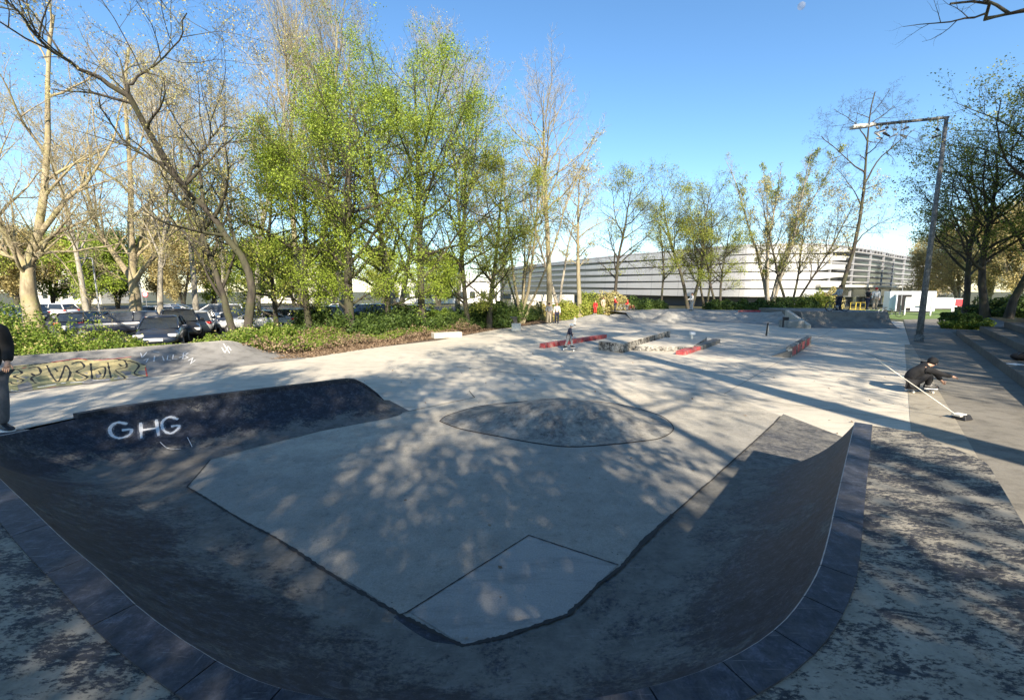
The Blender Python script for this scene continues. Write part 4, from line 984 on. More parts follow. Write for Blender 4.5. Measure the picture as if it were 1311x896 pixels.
tree('birch_tree', T(640, 45), 17, .16, 'pale twiggy tree just left of the fanned stems, behind the last maple', 44, 'oval', stems=2, stemang=14, t0=.2, n1=14, l1=.2, n2=7, n3=5, n4=4, leaf='leaf_bud', nleaf=1, lsize=.12, bark_='bark_grey', up1=.4, up=.3, twr=.01)
tree('birch_tree', T(715, 52), 17.5, .2, 'wide bare twiggy tree behind the tall straight trunk in front of the arena', 45, 'spread', stems=2, stemang=12, t0=.3, n1=14, l1=.25, n2=7, n3=6, n4=4, leaf='leaf_bud', nleaf=1, lsize=.12, bark_='bark_grey', up1=.3, up=.2, twr=.011)
# --- sparse small trees in front of the arena
G2_ = 'small sparse trees in front of the arena'
sm_ = [(788, 47, 232, .2, 'small dark limbed tree with sparse leaves, left end of the row before the arena', 51, 1, 0, .30), (846, 50, 262, .13, 'thin dark stemmed tree with few leaves, second from the left before the arena', 52, 1, 0, .26),
       (882, 50, 205, .2, 'leafy tree with forked dark stem, tallest of the sparse trees before the white panels', 53, 2, 14, .26), (903, 53, 232, .16, 'slim green tree close to the right side of the leafy forked one', 54, 2, 16, .26),
       (918, 48, 262, .15, 'low green tree with curved dark stem, right of the leafy forked one', 55, 2, 20, .28)]
for (x, Y, yt, r, lab, sd_, st_, sa, l1) in sm_:
    tree('small_tree', T(x, Y), top(x, yt, Y), r, lab, sd_, 'spread', stems=st_, stemang=sa, t0=.25, n1=16, l1=l1, a1=(35, 75), n2=8, n3=7, n4=2, leaf='leaf_mix', nleaf=9, lsize=.11, lspread=.2, bark_='bark_dark', up1=.2, up=.1, group=G2_, lfrac=.42, twr=.012)
tree('oval_tree', T(984, 50), top(984, 168, 50), .17, 'tall narrow oval tree with many upright stems before the white panels', 61, 'column', stems=6, stemang=15, t0=.2, n1=14, l1=.13, a1=(18, 38), n2=7, n3=6, n4=3, leaf='leaf_mix', nleaf=2, lsize=.13, lspread=.12, bark_='bark_grey', up1=.6, up=.4, lfrac=.6, twr=.011)
tree('oval_tree', T(1012, 47), top(1012, 240, 47), .15, 'shorter loose dark tree right of the tall narrow oval one', 62, 'spread', stems=3, stemang=24, t0=.3, n1=15, l1=.30, a1=(30, 65), n2=8, n3=7, n4=2, leaf='leaf_bud', nleaf=2, lsize=.13, bark_='bark_dark', up1=.3, up=.15, twr=.011)
Yq = 44
tree('bare_leaning_tree', T(1072, Yq), 22, .26, 'bare tree leaning right with drooping side branches, standing left of the floodlight mast', 63, 'spread',
     paths=[([T(1072, Yq), atY(1078, 370, Yq), atY(1095, 310, Yq), atY(1106, 240, Yq), atY(1110, 190, Yq), atY(1113, 150, Yq), atY(1120, 118, Yq)], .27, .05),
            ([atY(1107, 235, Yq), atY(1125, 205, Yq), atY(1150, 182, Yq), atY(1172, 165, Yq)], .09, .03), ([atY(1108, 222, Yq), atY(1085, 205, Yq), atY(1052, 175, Yq)], .09, .03),
            ([atY(1102, 262, Yq), atY(1090, 240, Yq), atY(1070, 215, Yq)], .07, .02), ([atY(1093, 315, Yq), atY(1115, 292, Yq), atY(1150, 276, Yq)], .08, .02), ([atY(1110, 180, Yq), atY(1095, 158, Yq), atY(1068, 140, Yq)], .07, .02),
            ([atY(1090, 325, Yq), atY(1080, 300, Yq), atY(1058, 285, Yq)], .05, .02), ([atY(1112, 160, Yq), atY(1130, 148, Yq), atY(1145, 135, Yq)], .06, .02)],
     t0=.35, n1=9, l1=.09, a1=(40, 80), n2=6, n3=5, n4=4, bark_='bark_dark', up1=0, up=-.05, twr=.009, droop=.08)
# --- dark trees on the right bank
G3_ = 'dark trees on the right embankment'
zt = 1.15
rt = [(1236, 27, 235, 'crooked dark tree with arching limbs right of the mast, before the notice boards', 71, .17), (1262, 26, 185, 'big dark crooked tree with patchy green crown above the red board', 72, .2),
      (1292, 25, 158, 'dark straight tree with dense green crown near the right edge of the picture', 73, .18), (1345, 22, 120, 'dark tree at the right picture edge with low spreading limbs', 74, .28)]
for i, (x, Y, yt, lab, sd_, r) in enumerate(rt):
    H = top(x, yt, Y) - zt
    tree('embankment_tree', T(x, Y, zt), H, r, lab, sd_, 'spread', t0=.28, lean=(-.12 if i < 2 else 0, 0), n1=18, l1=.44, a1=(40, 78), n2=9, n3=6, n4=3, leaf='leaf_mix', nleaf=8, lsize=.10, lspread=.16, bark_='bark_dark', wob=.12, up1=.2, up=.1, group=G3_, lfrac=.5, twr=.007)
# --- pale willow wood behind them, and the tree lines beyond the car park
G4_ = 'hazy trees far behind on the right'
for i, (x, Y, H, lab) in enumerate([(1190, 76, 12, 'pale brown willow just right of the arena corner'), (1225, 68, 13, 'golden brown willow behind the crooked dark tree'), (1262, 62, 13, 'golden brown willow in the middle of the right background'),
                                    (1305, 58, 13, 'golden brown willow at the right edge of the background'), (1350, 55, 14, 'golden brown willow beyond the right picture edge')]):
    tree('willow_tree', T(x, Y), H, .3, lab, 81 + i, 'spread', stems=3, stemang=20, t0=.15, n1=14, l1=.33, a1=(30, 70), n2=8, n3=6, leaf='leaf_willow', nleaf=12, lsize=.2, lspread=.3, bark_='bark_tan', group=G4_, twr=.02, droop=.05)
G5_ = 'trees beyond the car park'
bg = [(-30, 62, 11, 'leaf_mix'), (20, 58, 10, 'leaf_willow'), (70, 64, 10.5, 'leaf_fresh'), (110, 60, 10, 'leaf_fresh'), (150, 66, 11, 'leaf_dark'), (205, 70, 12, 'leaf_willow'), (235, 66, 12.5, 'leaf_willow'), (275, 72, 10, 'leaf_fresh'),
      (330, 68, 10, 'leaf_fresh'), (380, 74, 11, 'leaf_mix'), (430, 72, 9, 'leaf_fresh'), (490, 78, 10, 'leaf_mix'), (560, 82, 9, 'leaf_fresh'), (-75, 52, 12, 'leaf_mix')]
cw = {'leaf_mix': 'yellow green', 'leaf_willow': 'golden brown', 'leaf_fresh': 'fresh green', 'leaf_dark': 'dark evergreen'}
wh = ['beyond the far left edge', 'behind the thick plane trunk at far left', 'right behind the level plane limb', 'left of the leaning street lamp', 'between street lamp and second plane trunk', 'just right of the second plane trunk', 'behind the white saloon car',
      'seen between the twin leaning stems', 'right behind the twin leaning stems', 'behind the first thin maple stems', 'behind the thickest maple trunk', 'behind the forked maple', 'behind the right half of the maple row', 'outside the left picture edge']
for i, (x, Y, H, lm) in enumerate(bg):
    tree('background_tree', T(x, Y), H, .28, cw[lm] + ' bushy tree beyond the car park, ' + wh[i], 101 + i, 'oval', stems=2, stemang=16, t0=.12, n1=15, l1=.34, a1=(35, 80), n2=8, n3=5, leaf=lm, nleaf=18, lsize=.23, lspread=.35, bark_='bark_dark', group=G5_, twr=.02)
# --- shade trees behind the camera: never in view, but their shadows fall across the bowl and plaza
G6_ = 'shade trees behind the camera'
sh = [((3.0, -6.6), 7.6, .13, 'spread', .36, 18, .5), ((5.6, -7.5), 16.5, .26, 'oval', .22, 16, .6), ((11.9, -6.0), 26, .62, 'oval', .22, 16, .85), ((-1.8, -9.0), 12.5, .22, 'spread', .34, 24, .78), ((-8.5, -8.5), 11.5, .20, 'spread', .36, 22, .75), ((-15, -6), 10, .2, 'spread', .3, 12, .7),
      ((18.5, -2), 20, .3, 'oval', .30, 34, .98), ((24, 4), 21, .32, 'oval', .32, 34, .98), ((29, 11), 19, .3, 'oval', .32, 34, .98), ((1.8, -14), 15.5, .25, 'spread', .32, 24, .85), ((22, -5), 20, .3, 'oval', .32, 18, .95), ((30, 1), 21, .3, 'oval', .32, 18, .95), ((36, 9), 20, .3, 'oval', .32, 18, .95), ((35, 17), 17, .3, 'oval', .3, 10, .8)]
wh6 = ['low and spreading, close behind the deck', 'just right behind the photographer', 'further right behind the deck', 'directly behind the photographer', 'behind the left side of the deck', 'far behind on the left', 'right of the deck at the foot of the steps', 'on the right embankment above the near steps',
       'on the right embankment above the middle steps', 'in the second row behind the photographer', 'far right below the near steps', 'far right on the embankment, second row', 'furthest right on the embankment', 'on the right embankment beside the far steps']
for i, ((x, y), H, r, cr, l1, nl, lf) in enumerate(sh):
    z = 1.15 if i in (7, 8, 11, 12, 13) else 0
    tree('shade_tree', (x, y, z), H, r, 'leafy tree out of the picture, ' + wh6[i], 140 + i, cr, t0={1: .58, 2: .66, 7: .2, 8: .2, 9: .2, 11: .2, 12: .2}.get(i, .36), n1=18, l1=l1, a1=(45, 80), n2=8, l2=.55, n3=6, leaf='leaf_mix', nleaf=nl, lsize=.18, lspread=.24, bark_='bark_dark', group=G6_, lfrac=lf, twr=.01, up1=.1, wob=.06)
# ------------------------------------------------------------------ UNDERGROWTH, SHRUBS, LITTER
def scatter(name, polyfun, n, hfun, size, mat, seed, stem=False, label=None, kind='stuff', flat=.6, cat=None):
    rng = np.random.default_rng(seed); pts = polyfun(rng, n); h = hfun(pts[:, 0], pts[:, 1]); q = len(pts)
    h = h * (.72 + .38 * np.sin(pts[:, 0] * 5.3 + np.sin(pts[:, 1] * 3.1) * 2) * np.sin(pts[:, 1] * 6.1 + np.sin(pts[:, 0] * 2.3) * 2)) * (1 + (rng.random(q) < .04) * rng.random(q) * .5)
    c = np.c_[pts, h * (1 - .75 * rng.random(q) ** 1.5)]
    nv = nz(rng.normal(0, 1, (q, 3)) + np.array([0, -.2, flat])); u = nz(np.cross(nv, rng.normal(0, 1, (q, 3)))); w_ = np.cross(nv, u); s = size * (.5 + rng.random((q, 1)))
    V = np.stack([c - u * s * .5, c - w_ * s * .36, c + u * s * .5, c + w_ * s * .36], 1).reshape(-1, 3)
    o = npmesh(name, V, [np.arange(q * 4).reshape(q, 4)], M[mat]); tag(o, label, cat, kind=kind); return o
def inpoly(poly):
    P = np.array(poly)
    def f(rng, n):
        lo, hi = P.min(0), P.max(0); out = []
        while sum(map(len, out)) < n:
            q = rng.uniform(lo, hi, (n, 2)); ins = np.zeros(n, bool); j = len(P) - 1
            for i in range(len(P)):
                c = ((P[i, 1] > q[:, 1]) != (P[j, 1] > q[:, 1])) & (q[:, 0] < (P[j, 0] - P[i, 0]) * (q[:, 1] - P[i, 1]) / (P[j, 1] - P[i, 1] + 1e-12) + P[i, 0]); ins ^= c; j = i
            out.append(q[ins])
        return np.concatenate(out)[:n]
    return f
def bumpy(a, b):
    def f(x, y): return a + b * (.5 + .5 * np.sin(x * .9 + 1.3) * np.sin(y * 1.1 + x * .3)) + .15 * np.sin(x * 3.1) * np.sin(y * 2.7)
    return f
def left_h(x, y):
    t = np.clip((x + 20.5) / 5, 0, 1); base = 1.95 - 1.6 * t + .75 * np.exp(-((x + 11.6) / 1.3) ** 2)
    return np.maximum(.25, base + .3 * np.sin(x * 1.3) * np.sin(y * 1.7) + .12 * np.sin(4 * x) * np.sin(5 * y))
scatter('undergrowth', inpoly([(-40, 13), (-17.5, 11.2), (-12.1, 17.6), (-10.3, 19.4), (-10.8, 21.5), (-16, 20.0), (-19.5, 18.5), (-26, 21), (-45, 22)]), 230000, left_h, .085, 'leaf_under', 5)
scatter('undergrowth', inpoly([(-12.4, 18.4), (-9.2, 18.6), (-7.8, 22.5), (-5.5, 25.5), (-3, 29), (-5, 33), (-12, 26)]), 60000, bumpy(.05, .6), .085, 'leaf_under', 6)
scatter('dry_undergrowth', inpoly([(-40, 13), (-17.5, 11.2), (-12.1, 17.6), (-10.3, 19.4), (-10.8, 21.5), (-16, 20.0), (-19.5, 18.5), (-26, 21), (-45, 22)]), 26000, lambda x, y: left_h(x, y) * 1.08, .07, 'leaf_bud', 15)
scatter('dry_undergrowth', inpoly([(-12.0, 17.8), (-9.2, 18.0), (-7.2, 21.5), (-4.5, 25.5), (-2, 29), (-4, 32), (-12, 26)]), 26000, bumpy(.05, .7), .075, 'litter', 16)
scatter('shrub_bed', inpoly([(-9.5, 23.5), (-5.5, 25.8), (-2, 30.5), (1.5, 36), (3, 41), (-1, 42), (-6, 34), (-12, 27)]), 100000, bumpy(.4, 1.4), .11, 'leaf_dark', 8)
scatter('litter', inpoly([(-10.3, 16.5), (-8.2, 17.4), (-5.4, 22.6), (-3, 26.5), (0, 32.5), (4, 38.5), (1, 39), (-3, 31.5), (-6.5, 26), (-10, 21)]), 30000, lambda x, y: .03 + 0 * x, .09, 'litter', 9, flat=2.5)
scatter('litter', inpoly([(-4, 3), (4, 3), (12, 12), (22, 24), (10, 30), (-4, 20), (-6, 9)]), 420, lambda x, y: .03 + 0 * x, .05, 'litter', 10, flat=3)
# hedge and bushes before the arena, each bush its own thing
def bush(x, y, r, h, mat, label, group, seed, n=9000, name='bush', z=0, size=.2):
    rng = np.random.default_rng(seed); q = n * 2; size = size * .7; d = nz(rng.normal(0, 1, (q, 3))); d[:, 2] = np.abs(d[:, 2]); rad = (1 - .6 * rng.random((q, 1)) ** 1.6)
    lump = 1 + .22 * np.sin(d[:, :1] * 5 + seed) * np.sin(d[:, 1:2] * 6 + seed * 2) + .12 * np.sin(d[:, 2:] * 11 + seed)
    c = d * rad * lump * np.array([r[0], r[1], h]); 
    nv = nz(rng.normal(0, 1, (q, 3)) + d * .8); u = nz(np.cross(nv, rng.normal(0, 1, (q, 3)))); w_ = np.cross(nv, u); s = size * (.5 + rng.random((q, 1)))
    V = np.stack([c - u * s * .5, c - w_ * s * .36, c + u * s * .5, c + w_ * s * .36], 1).reshape(-1, 3)
    root = empty(name, (x, y, z), 0, label, 'bush', group); npmesh('foliage', V, [np.arange(q * 4).reshape(q, 4)], M[mat], root)
    mb = MB()
    for i in range(5):
        a = i * 1.3 + seed; mb.tube([(0, 0, 0), (math.cos(a) * r[0] * .3, math.sin(a) * r[1] * .3, h * .5), (math.cos(a) * r[0] * .55, math.sin(a) * r[1] * .55, h * .85)], [.04, .025, .01], 5)
    mb.build('stem', M['bark_dark'], root); return root
hx = [(922, 'dark green clipped hedge left end, before the white panels'), (948, 'dark green hedge section behind the red and white board'), (972, 'dark green hedge section left of the tall narrow oval tree'), (1000, 'dark green hedge section right of the tall narrow oval tree'), (1030, 'low dark hedge section before the bare leaning tree')]
for i, (x, lab) in enumerate(hx):
    p = T(x, 44); bush(p[0], 44, (1.9, .9), 1.75, 'leaf_dark', lab, 'hedge before the arena', 201 + i, 7000, 'hedge')
bl_ = [(634, 32, 1.1, 1.9, 'leaf_dark', 'dark bush behind the square bin'), (690, 41, 1.8, 1.5, 'leaf_bud', 'brownish bush at the foot of the tall straight tree'), (722, 41, 1.5, 1.7, 'leaf_mix', 'light green bush between the two tan trunks'), (752, 43, 1.8, 2.2, 'leaf_mix', 'yellow green bush right of the broken tan trunk'),
       (782, 44, 2.0, 2.3, 'leaf_bud', 'brownish bush behind the child in the red coat'), (812, 45, 1.8, 1.9, 'leaf_dark', 'dark bush behind the kids with bicycles'), (838, 46, 1.5, 1.7, 'leaf_dark', 'dark bush left of the man in white'),
       (1045, 46, 1.6, 2.6, 'leaf_mix', 'yellow green bush left of the cyclist on the bank'), (1062, 48, 1.4, 2.9, 'leaf_bud', 'brown twiggy bush behind the cyclist'), (612, 32, 1.3, 1.6, 'leaf_dark', 'dark bush at the foot of the rightmost maple'), (520, 29, 1.4, 1.5, 'leaf_dark', 'dark bush left of the stone bench'),
       (405, 27, 1.5, 1.4, 'leaf_dark', 'dark bush under the young maple before the estate car'), (470, 27, 1.5, 1.3, 'leaf_dark', 'dark bush right of the thickest maple trunk'), (566, 30.5, 1.2, 1.4, 'leaf_under', 'light green bush directly behind the stone bench'),
       (345, 21, 1.1, 1.0, 'leaf_under', 'bright green bush at the end of the painted bank')]
for i, (x, Y, r, h, mt, lab) in enumerate(bl_):
    p = T(x, Y); bush(p[0], Y, (r, r * .8), h, mt, lab, 'bushes round the plaza', 220 + i, 5200)
for i, (x, Y, r, h, mt, lab) in enumerate([(1222, 23.5, .6, .4, 'leaf_dark', 'low black green shrub at the head of the seating steps'), (1243, 22.5, .5, .38, 'leaf_dark', 'second low dark shrub beside the top of the seating steps'), (1278, 27, 2.2, 1.0, 'leaf_dark', 'wide dark shrub under the embankment trees'),
                                           (1240, 31, 1.6, 1.1, 'leaf_under', 'green shrub between the notice boards and the dark trees'), (1308, 26, 2.0, 1.2, 'leaf_dark', 'dark shrub at the right edge under the embankment trees')]):
    p = T(x, Y); bush(p[0], Y, (r, r * .7), h, mt, lab, 'shrubs on the right embankment', 240 + i, 4500, z=1.15 if i != 3 else 0, size=.16)
# houses glimpsed beyond the car park
def house(x0, x1, Y, zt_, mat, lab, nwin, rows=2):
    a, b = atY(x0, 390, Y), atY(x1, 390, Y); W = b.x - a.x; e_ = empty('apartment_building', (a.x, Y, 0), 0, lab, 'building')
    mb = MB(); mb.box((W / 2, 5, zt_ / 2), (W, 10, zt_)); mb.build('wall', mat, e_)
    mb = MB(); mb.box((W / 2, 5, zt_ + .2), (W + .6, 10.6, .4)); mb.build('roof', M['grey'], e_)
    for r_ in range(rows):
        for i in range(nwin):
            mb = MB(); mb.box(((i + .5) * W / nwin, -.03, 1.8 + r_ * 3.0), (W / nwin * .5, .08, 1.4)); w0 = mb.build('window', M['glass'], e_)
house(40, 130, 88, 9, M['offwhite'], 'pale apartment block glimpsed behind the trees at far left', 7, 3)
house(330, 420, 95, 8, M['offwhite'], 'long pale building glimpsed between the maple trunks', 8, 2)
house(500, 640, 92, 4.5, M['white'], 'low white pavilion behind the right half of the maple row', 10, 1)
# ------------------------------------------------------------------ CARS
def loft(mb, secs, m=0, caps=True):
    n = len(secs[0]); v = [p for s_ in secs for p in s_]
    f = [(i*n+k_, i*n+(k_+1) % n, (i+1)*n+(k_+1) % n, (i+1)*n+k_) for i in range(len(secs)-1) for k_ in range(n)]
    if caps: f += [tuple(range(n))[::-1], tuple((len(secs)-1)*n + k_ for k_ in range(n))]
    mb.add(v, f, m)
CAR = {  # length, width, stations for the lower body (x, top z, half width), greenhouse (x0 base rear, x1 roof rear, x2 roof front, x3 base front), roof z
 'hatch': (4.2, 1.78, [(-2.08, .78, .74), (-1.98, .98, .84), (-1.2, 1.0, .88), (0, .98, .89), (.75, .97, .88), (1.55, .84, .84), (1.95, .70, .76), (2.1, .55, .62)], (-1.98, -1.72, .05, .95), 1.47),
 'estate': (4.7, 1.82, [(-2.35, .74, .76), (-2.25, 1.0, .86), (-1.2, 1.01, .90), (0, .99, .91), (.85, .98, .90), (1.75, .86, .86), (2.2, .70, .78), (2.35, .52, .62)], (-2.25, -1.95, .25, 1.1), 1.48),
 'saloon': (4.6, 1.8, [(-2.3, .80, .74), (-2.2, 1.0, .84), (-1.3, 1.02, .89), (0, .97, .90), (.85, .96, .89), (1.75, .83, .85), (2.15, .68, .77), (2.3, .52, .62)], (-1.75, -.95, .15, 1.0), 1.42),
 'suv': (4.5, 1.86, [(-2.25, .85, .8), (-2.15, 1.1, .88), (-1.2, 1.13, .92), (0, 1.1, .93), (.85, 1.08, .92), (1.7, .98, .88), (2.1, .82, .82), (2.25, .6, .7)], (-2.12, -1.85, .2, 1.05), 1.68)}
M['tail'] = simple('tail_light', (.45, .02, .02), .3); M['lens'] = simple('head_light', (.6, .62, .65), .15, .2); M['alloy'] = simple('alloy', (.35, .36, .38), .35, .6)
def car(kind, loc, rz, col, label):
    L, W, st_, gh, zr = CAR[kind]; pm = paint('car_paint_%d' % random.randint(0, 9999), col)
    e_ = empty('parked_car', loc, rz, label, 'car', 'cars in the car park behind the trees')
    mb = MB(); secs = []
    for x, zt_, w_ in st_:
        lo = .32 if abs(x) > 2.0 else .26
        secs.append([(x, y * w_, z) for y, z in ((-.86, lo), (-1, lo + .14), (-1.0, (lo + zt_) / 2), (-.965, zt_ - .09), (-.84, zt_), (0, zt_ + .03), (.84, zt_), (.965, zt_ - .09), (1.0, (lo + zt_) / 2), (1, lo + .14), (.86, lo))])
    loft(mb, secs); o = mb.build('body', pm, e_, True); 
    bm = bmesh.new(); bm.from_mesh(o.data); bmesh.ops.recalc_face_normals(bm, faces=bm.faces); bm.to_mesh(o.data); bm.free()
    b_ = o.modifiers.new('s', 'SUBSURF'); b_.levels = b_.render_levels = 1
    zb = max(s_[1] for s_ in st_) - .06; w0, w1 = W / 2 * .90, W / 2 * .72
    def quads(mb, fs):
        for f_ in fs: mb.add([c8[i_] for i_ in f_], [(0, 1, 2, 3)])
    c8 = [(gh[0], -w0, zb), (gh[3], -w0 * .96, zb), (gh[3], w0 * .96, zb), (gh[0], w0, zb), (gh[1], -w1, zr - .05), (gh[2], -w1, zr - .03), (gh[2], w1, zr - .03), (gh[1], w1, zr - .05)]
    mb = MB(); mb.add(c8, [(0, 1, 5, 4), (2, 3, 7, 6), (4, 5, 6, 7)]); mb.build('side_window', M['carglass'], e_)
    mb = MB(); quads(mb, [(1, 2, 6, 5)]); mb.build('windscreen', M['carglass'], e_)
    mb = MB(); quads(mb, [(3, 0, 4, 7)]); mb.build('rear_window', M['carglass'], e_)
    mb = MB()
    for a_, b__ in ((0, 4), (1, 5), (2, 6), (3, 7)): mb.tube([c8[a_], c8[b__]], .045, 5)
    xm = (gh[1] + gh[2]) / 2
    for s_ in (-1, 1): mb.tube([(xm, s_ * w0 * 1.0, zb), (xm, s_ * w1 * 1.01, zr - .05)], .035, 4)
    loft(mb, [[(gh[1] - .06, y, zr - .06 + h) for y, h in ((-w1 * .96, 0), (-w1 * .6, .03), (0, .04), (w1 * .6, .03), (w1 * .96, 0))], [(xm, y, zr + h) for y, h in ((-w1 * 1.03, -.03), (-w1 * .6, .01), (0, .03), (w1 * .6, .01), (w1 * 1.03, -.03))],
              [(gh[2] + .06, y, zr - .05 + h) for y, h in ((-w1 * .96, 0), (-w1 * .6, .03), (0, .04), (w1 * .6, .03), (w1 * .96, 0))]])
    mb.build('roof', pm, e_, True)
    for sx in (-1, 1):
        for sy in (-1, 1):
            cx_, cy_ = sx * L * .305, sy * (W / 2 - .08); ww = MB()
            ww.tube([(cx_, cy_ - .1, .31), (cx_, cy_ + .11 * 1, .31)], .315, 18); wo = ww.build('wheel', M['rubber'], e_)
            rr_ = MB(); y1 = cy_ + sy * .112; rr_.tube([(cx_, y1, .31), (cx_, y1 + sy * .012, .31)], .2, 12); rr_.build('rim', M['alloy'], wo)
        xx = sx * (L / 2 - .17); zc = .68 if sx > 0 else .82
        for sy in (-1, 1):
            mb = MB(); mb.box((xx, sy * W / 2 * .70, zc), (.22, .36, .14), rz=-sy * sx * .45); mb.build('headlight' if sx > 0 else 'tail_light', M['lens' if sx > 0 else 'tail'], e_, bevel=.03)
        mb = MB(); mb.box((sx * (L / 2 + .0), 0, .5), (.03, .5, .12)); mb.build('number_plate', M['offwhite'], e_)
    for sy in (-1, 1):
        mb = MB(); mb.box((gh[3] - .28, sy * (W / 2 + .08), zb + .06), (.12, .2, .13)); mb.build('mirror', pm, e_, bevel=.03)
    return e_
DB, BK, WH, SV, GB = (.012, .018, .035), (.008, .008, .01), (.72, .73, .74), (.32, .34, .36), (.04, .06, .09)
cars = [(205, 21.3, 'hatch', -58, DB, 'dark blue hatchback facing the camera, nearest car behind the undergrowth'), (228, 24.5, 'suv', -50, BK, 'black off-roader parked right behind the nearest dark blue hatchback'),
        (152, 26.0, 'estate', 205, DB, 'dark estate car with sky reflections in its windows, left of the nearest hatchback'), (124, 27.0, 'hatch', 95, BK, 'black hatchback seen from behind at the foot of the leaning street lamp'),
        (190, 35, 'estate', 195, WH, 'white estate car partly hidden behind the second plane trunk'), (216, 42, 'saloon', 200, WH, 'white saloon car in the rear row, high in view behind the black off-roader'),
        (254, 27.5, 'estate', 120, SV, 'silver estate car seen from behind with red tail lights, beside the twin leaning stems'), (276, 34, 'suv', 200, WH, 'white van-like car behind the silver estate car'),
        (303, 31.5, 'hatch', 190, DB, 'dark hatchback hidden behind the twin leaning stems'), (328, 29, 'saloon', 205, SV, 'light grey blue saloon right of the twin leaning stems'), (362, 30.5, 'hatch', 200, DB, 'dark blue hatchback behind the thin maple'),
        (384, 31.5, 'hatch', 120, (.35, .33, .22), 'beige hatchback seen between the maple stems'), (405, 35, 'estate', 190, SV, 'silver estate car behind the young maple'), (468, 34.5, 'suv', 175, GB, 'dark blue off-roader with bright rims right of the thickest maple trunk'),
        (430, 44, 'saloon', 190, WH, 'white saloon far back left of the thickest maple trunk'), (60, 42, 'estate', 185, WH, 'white estate car far back right of the massive plane tree'), (522, 40, 'saloon', 185, BK, 'black saloon behind the forked maple'), (20, 38, 'hatch', 190, GB, 'dark grey hatchback left of the massive plane tree')]
for x, Y, k_, rz, col, lab in cars: car(k_, T(x, Y, -.018), R(rz), col, lab)
lamp(131, 424, 332, 'leaning grey street lamp between the two plane trees', -.8)
def sign(pxx, Y, zt_, lab):
    p = T(pxx, Y); e_ = empty('traffic_sign', p, 0, lab, 'traffic sign')
    mb = MB(); mb.tube([(0, 0, 0), (0, 0, zt_)], .035, 6); mb.build('pole', M['steel'], e_)
    mb = MB(); mb.tube([(0, -.05, zt_ - .3), (0, -.07, zt_ - .3)], .33, 18); s_ = mb.build('sign_plate', M['red'], e_)
    mb = MB(); mb.tube([(0, -.071, zt_ - .3), (0, -.076, zt_ - .3)], .24, 18); mb.build('sign_centre', M['white'], s_)
sign(189, 48, 2.6, 'round red and white traffic sign behind the second plane trunk')
# low railing by the tall bare trees
rl = empty('railing', T(648, 44), 0, 'thin dark metal railing along the ramp behind the tall straight bare tree', 'railing'); a = Vector(T(648, 44)); b = Vector(T(735, 47)); v_ = b - a
mb = MB(); mb.tube([(0, 0, 1.9), v_ + Vector((0, 0, 1.2))], .035, 5); mb.build('top_rail', M['blackp'], rl)
mb = MB(); mb.tube([(0, 0, 1.4), v_ + Vector((0, 0, .7))], .02, 5); mb.build('middle_rail', M['blackp'], rl)
for i in range(6):
    q = v_ * (i / 5); mb = MB(); mb.tube([q, q + Vector((0, 0, 1.9 - .7 * i / 5))], .03, 5); mb.build('post', M['blackp'], rl)
# ------------------------------------------------------------------ PEOPLE
def skin(name, verts, edges, rad, mat, parent, sub=2):
    me = bpy.data.meshes.new(name); me.from_pydata([tuple(v) for v in verts], edges, []); o = bpy.data.objects.new(name, me); C.objects.link(o); me.materials.append(mat)
    md = o.modifiers.new('skin', 'SKIN'); md.use_smooth_shade = True; md.branch_smoothing = .4
    lay = me.skin_vertices[0] if len(me.skin_vertices) else None
    if lay is None: 
        bm = bmesh.new(); bm.from_mesh(me); bm.verts.layers.skin.verify(); bm.to_mesh(me); bm.free(); lay = me.skin_vertices[0]
    for i, r in enumerate(rad):
        rr_ = r if isinstance(r, tuple) else (r, r); lay.data[i].radius = rr_; lay.data[i].use_root = (i == 0)
    s_ = o.modifiers.new('sub', 'SUBSURF'); s_.levels = s_.render_levels = sub
    if parent is not None: o.parent = parent
    return o
JN = ['pelvis', 'waist', 'chest', 'neck', 'chin', 'crown', 'shL', 'elL', 'wrL', 'haL', 'shR', 'elR', 'wrR', 'haR', 'hiL', 'knL', 'anL', 'toL', 'hiR', 'knR', 'anR', 'toR']
ED = [('pelvis', 'waist'), ('waist', 'chest'), ('chest', 'neck'), ('neck', 'chin'), ('chin', 'crown'), ('chest', 'shL'), ('shL', 'elL'), ('elL', 'wrL'), ('wrL', 'haL'), ('chest', 'shR'), ('shR', 'elR'), ('elR', 'wrR'), ('wrR', 'haR'),
      ('pelvis', 'hiL'), ('hiL', 'knL'), ('knL', 'anL'), ('anL', 'toL'), ('pelvis', 'hiR'), ('hiR', 'knR'), ('knR', 'anR'), ('anR', 'toR')]
RD = dict(pelvis=.125, waist=.115, chest=.135, neck=.055, chin=.075, crown=.088, sh=.065, el=.042, wr=.03, ha=.034, hi=.095, kn=.058, an=.04, to=.018)
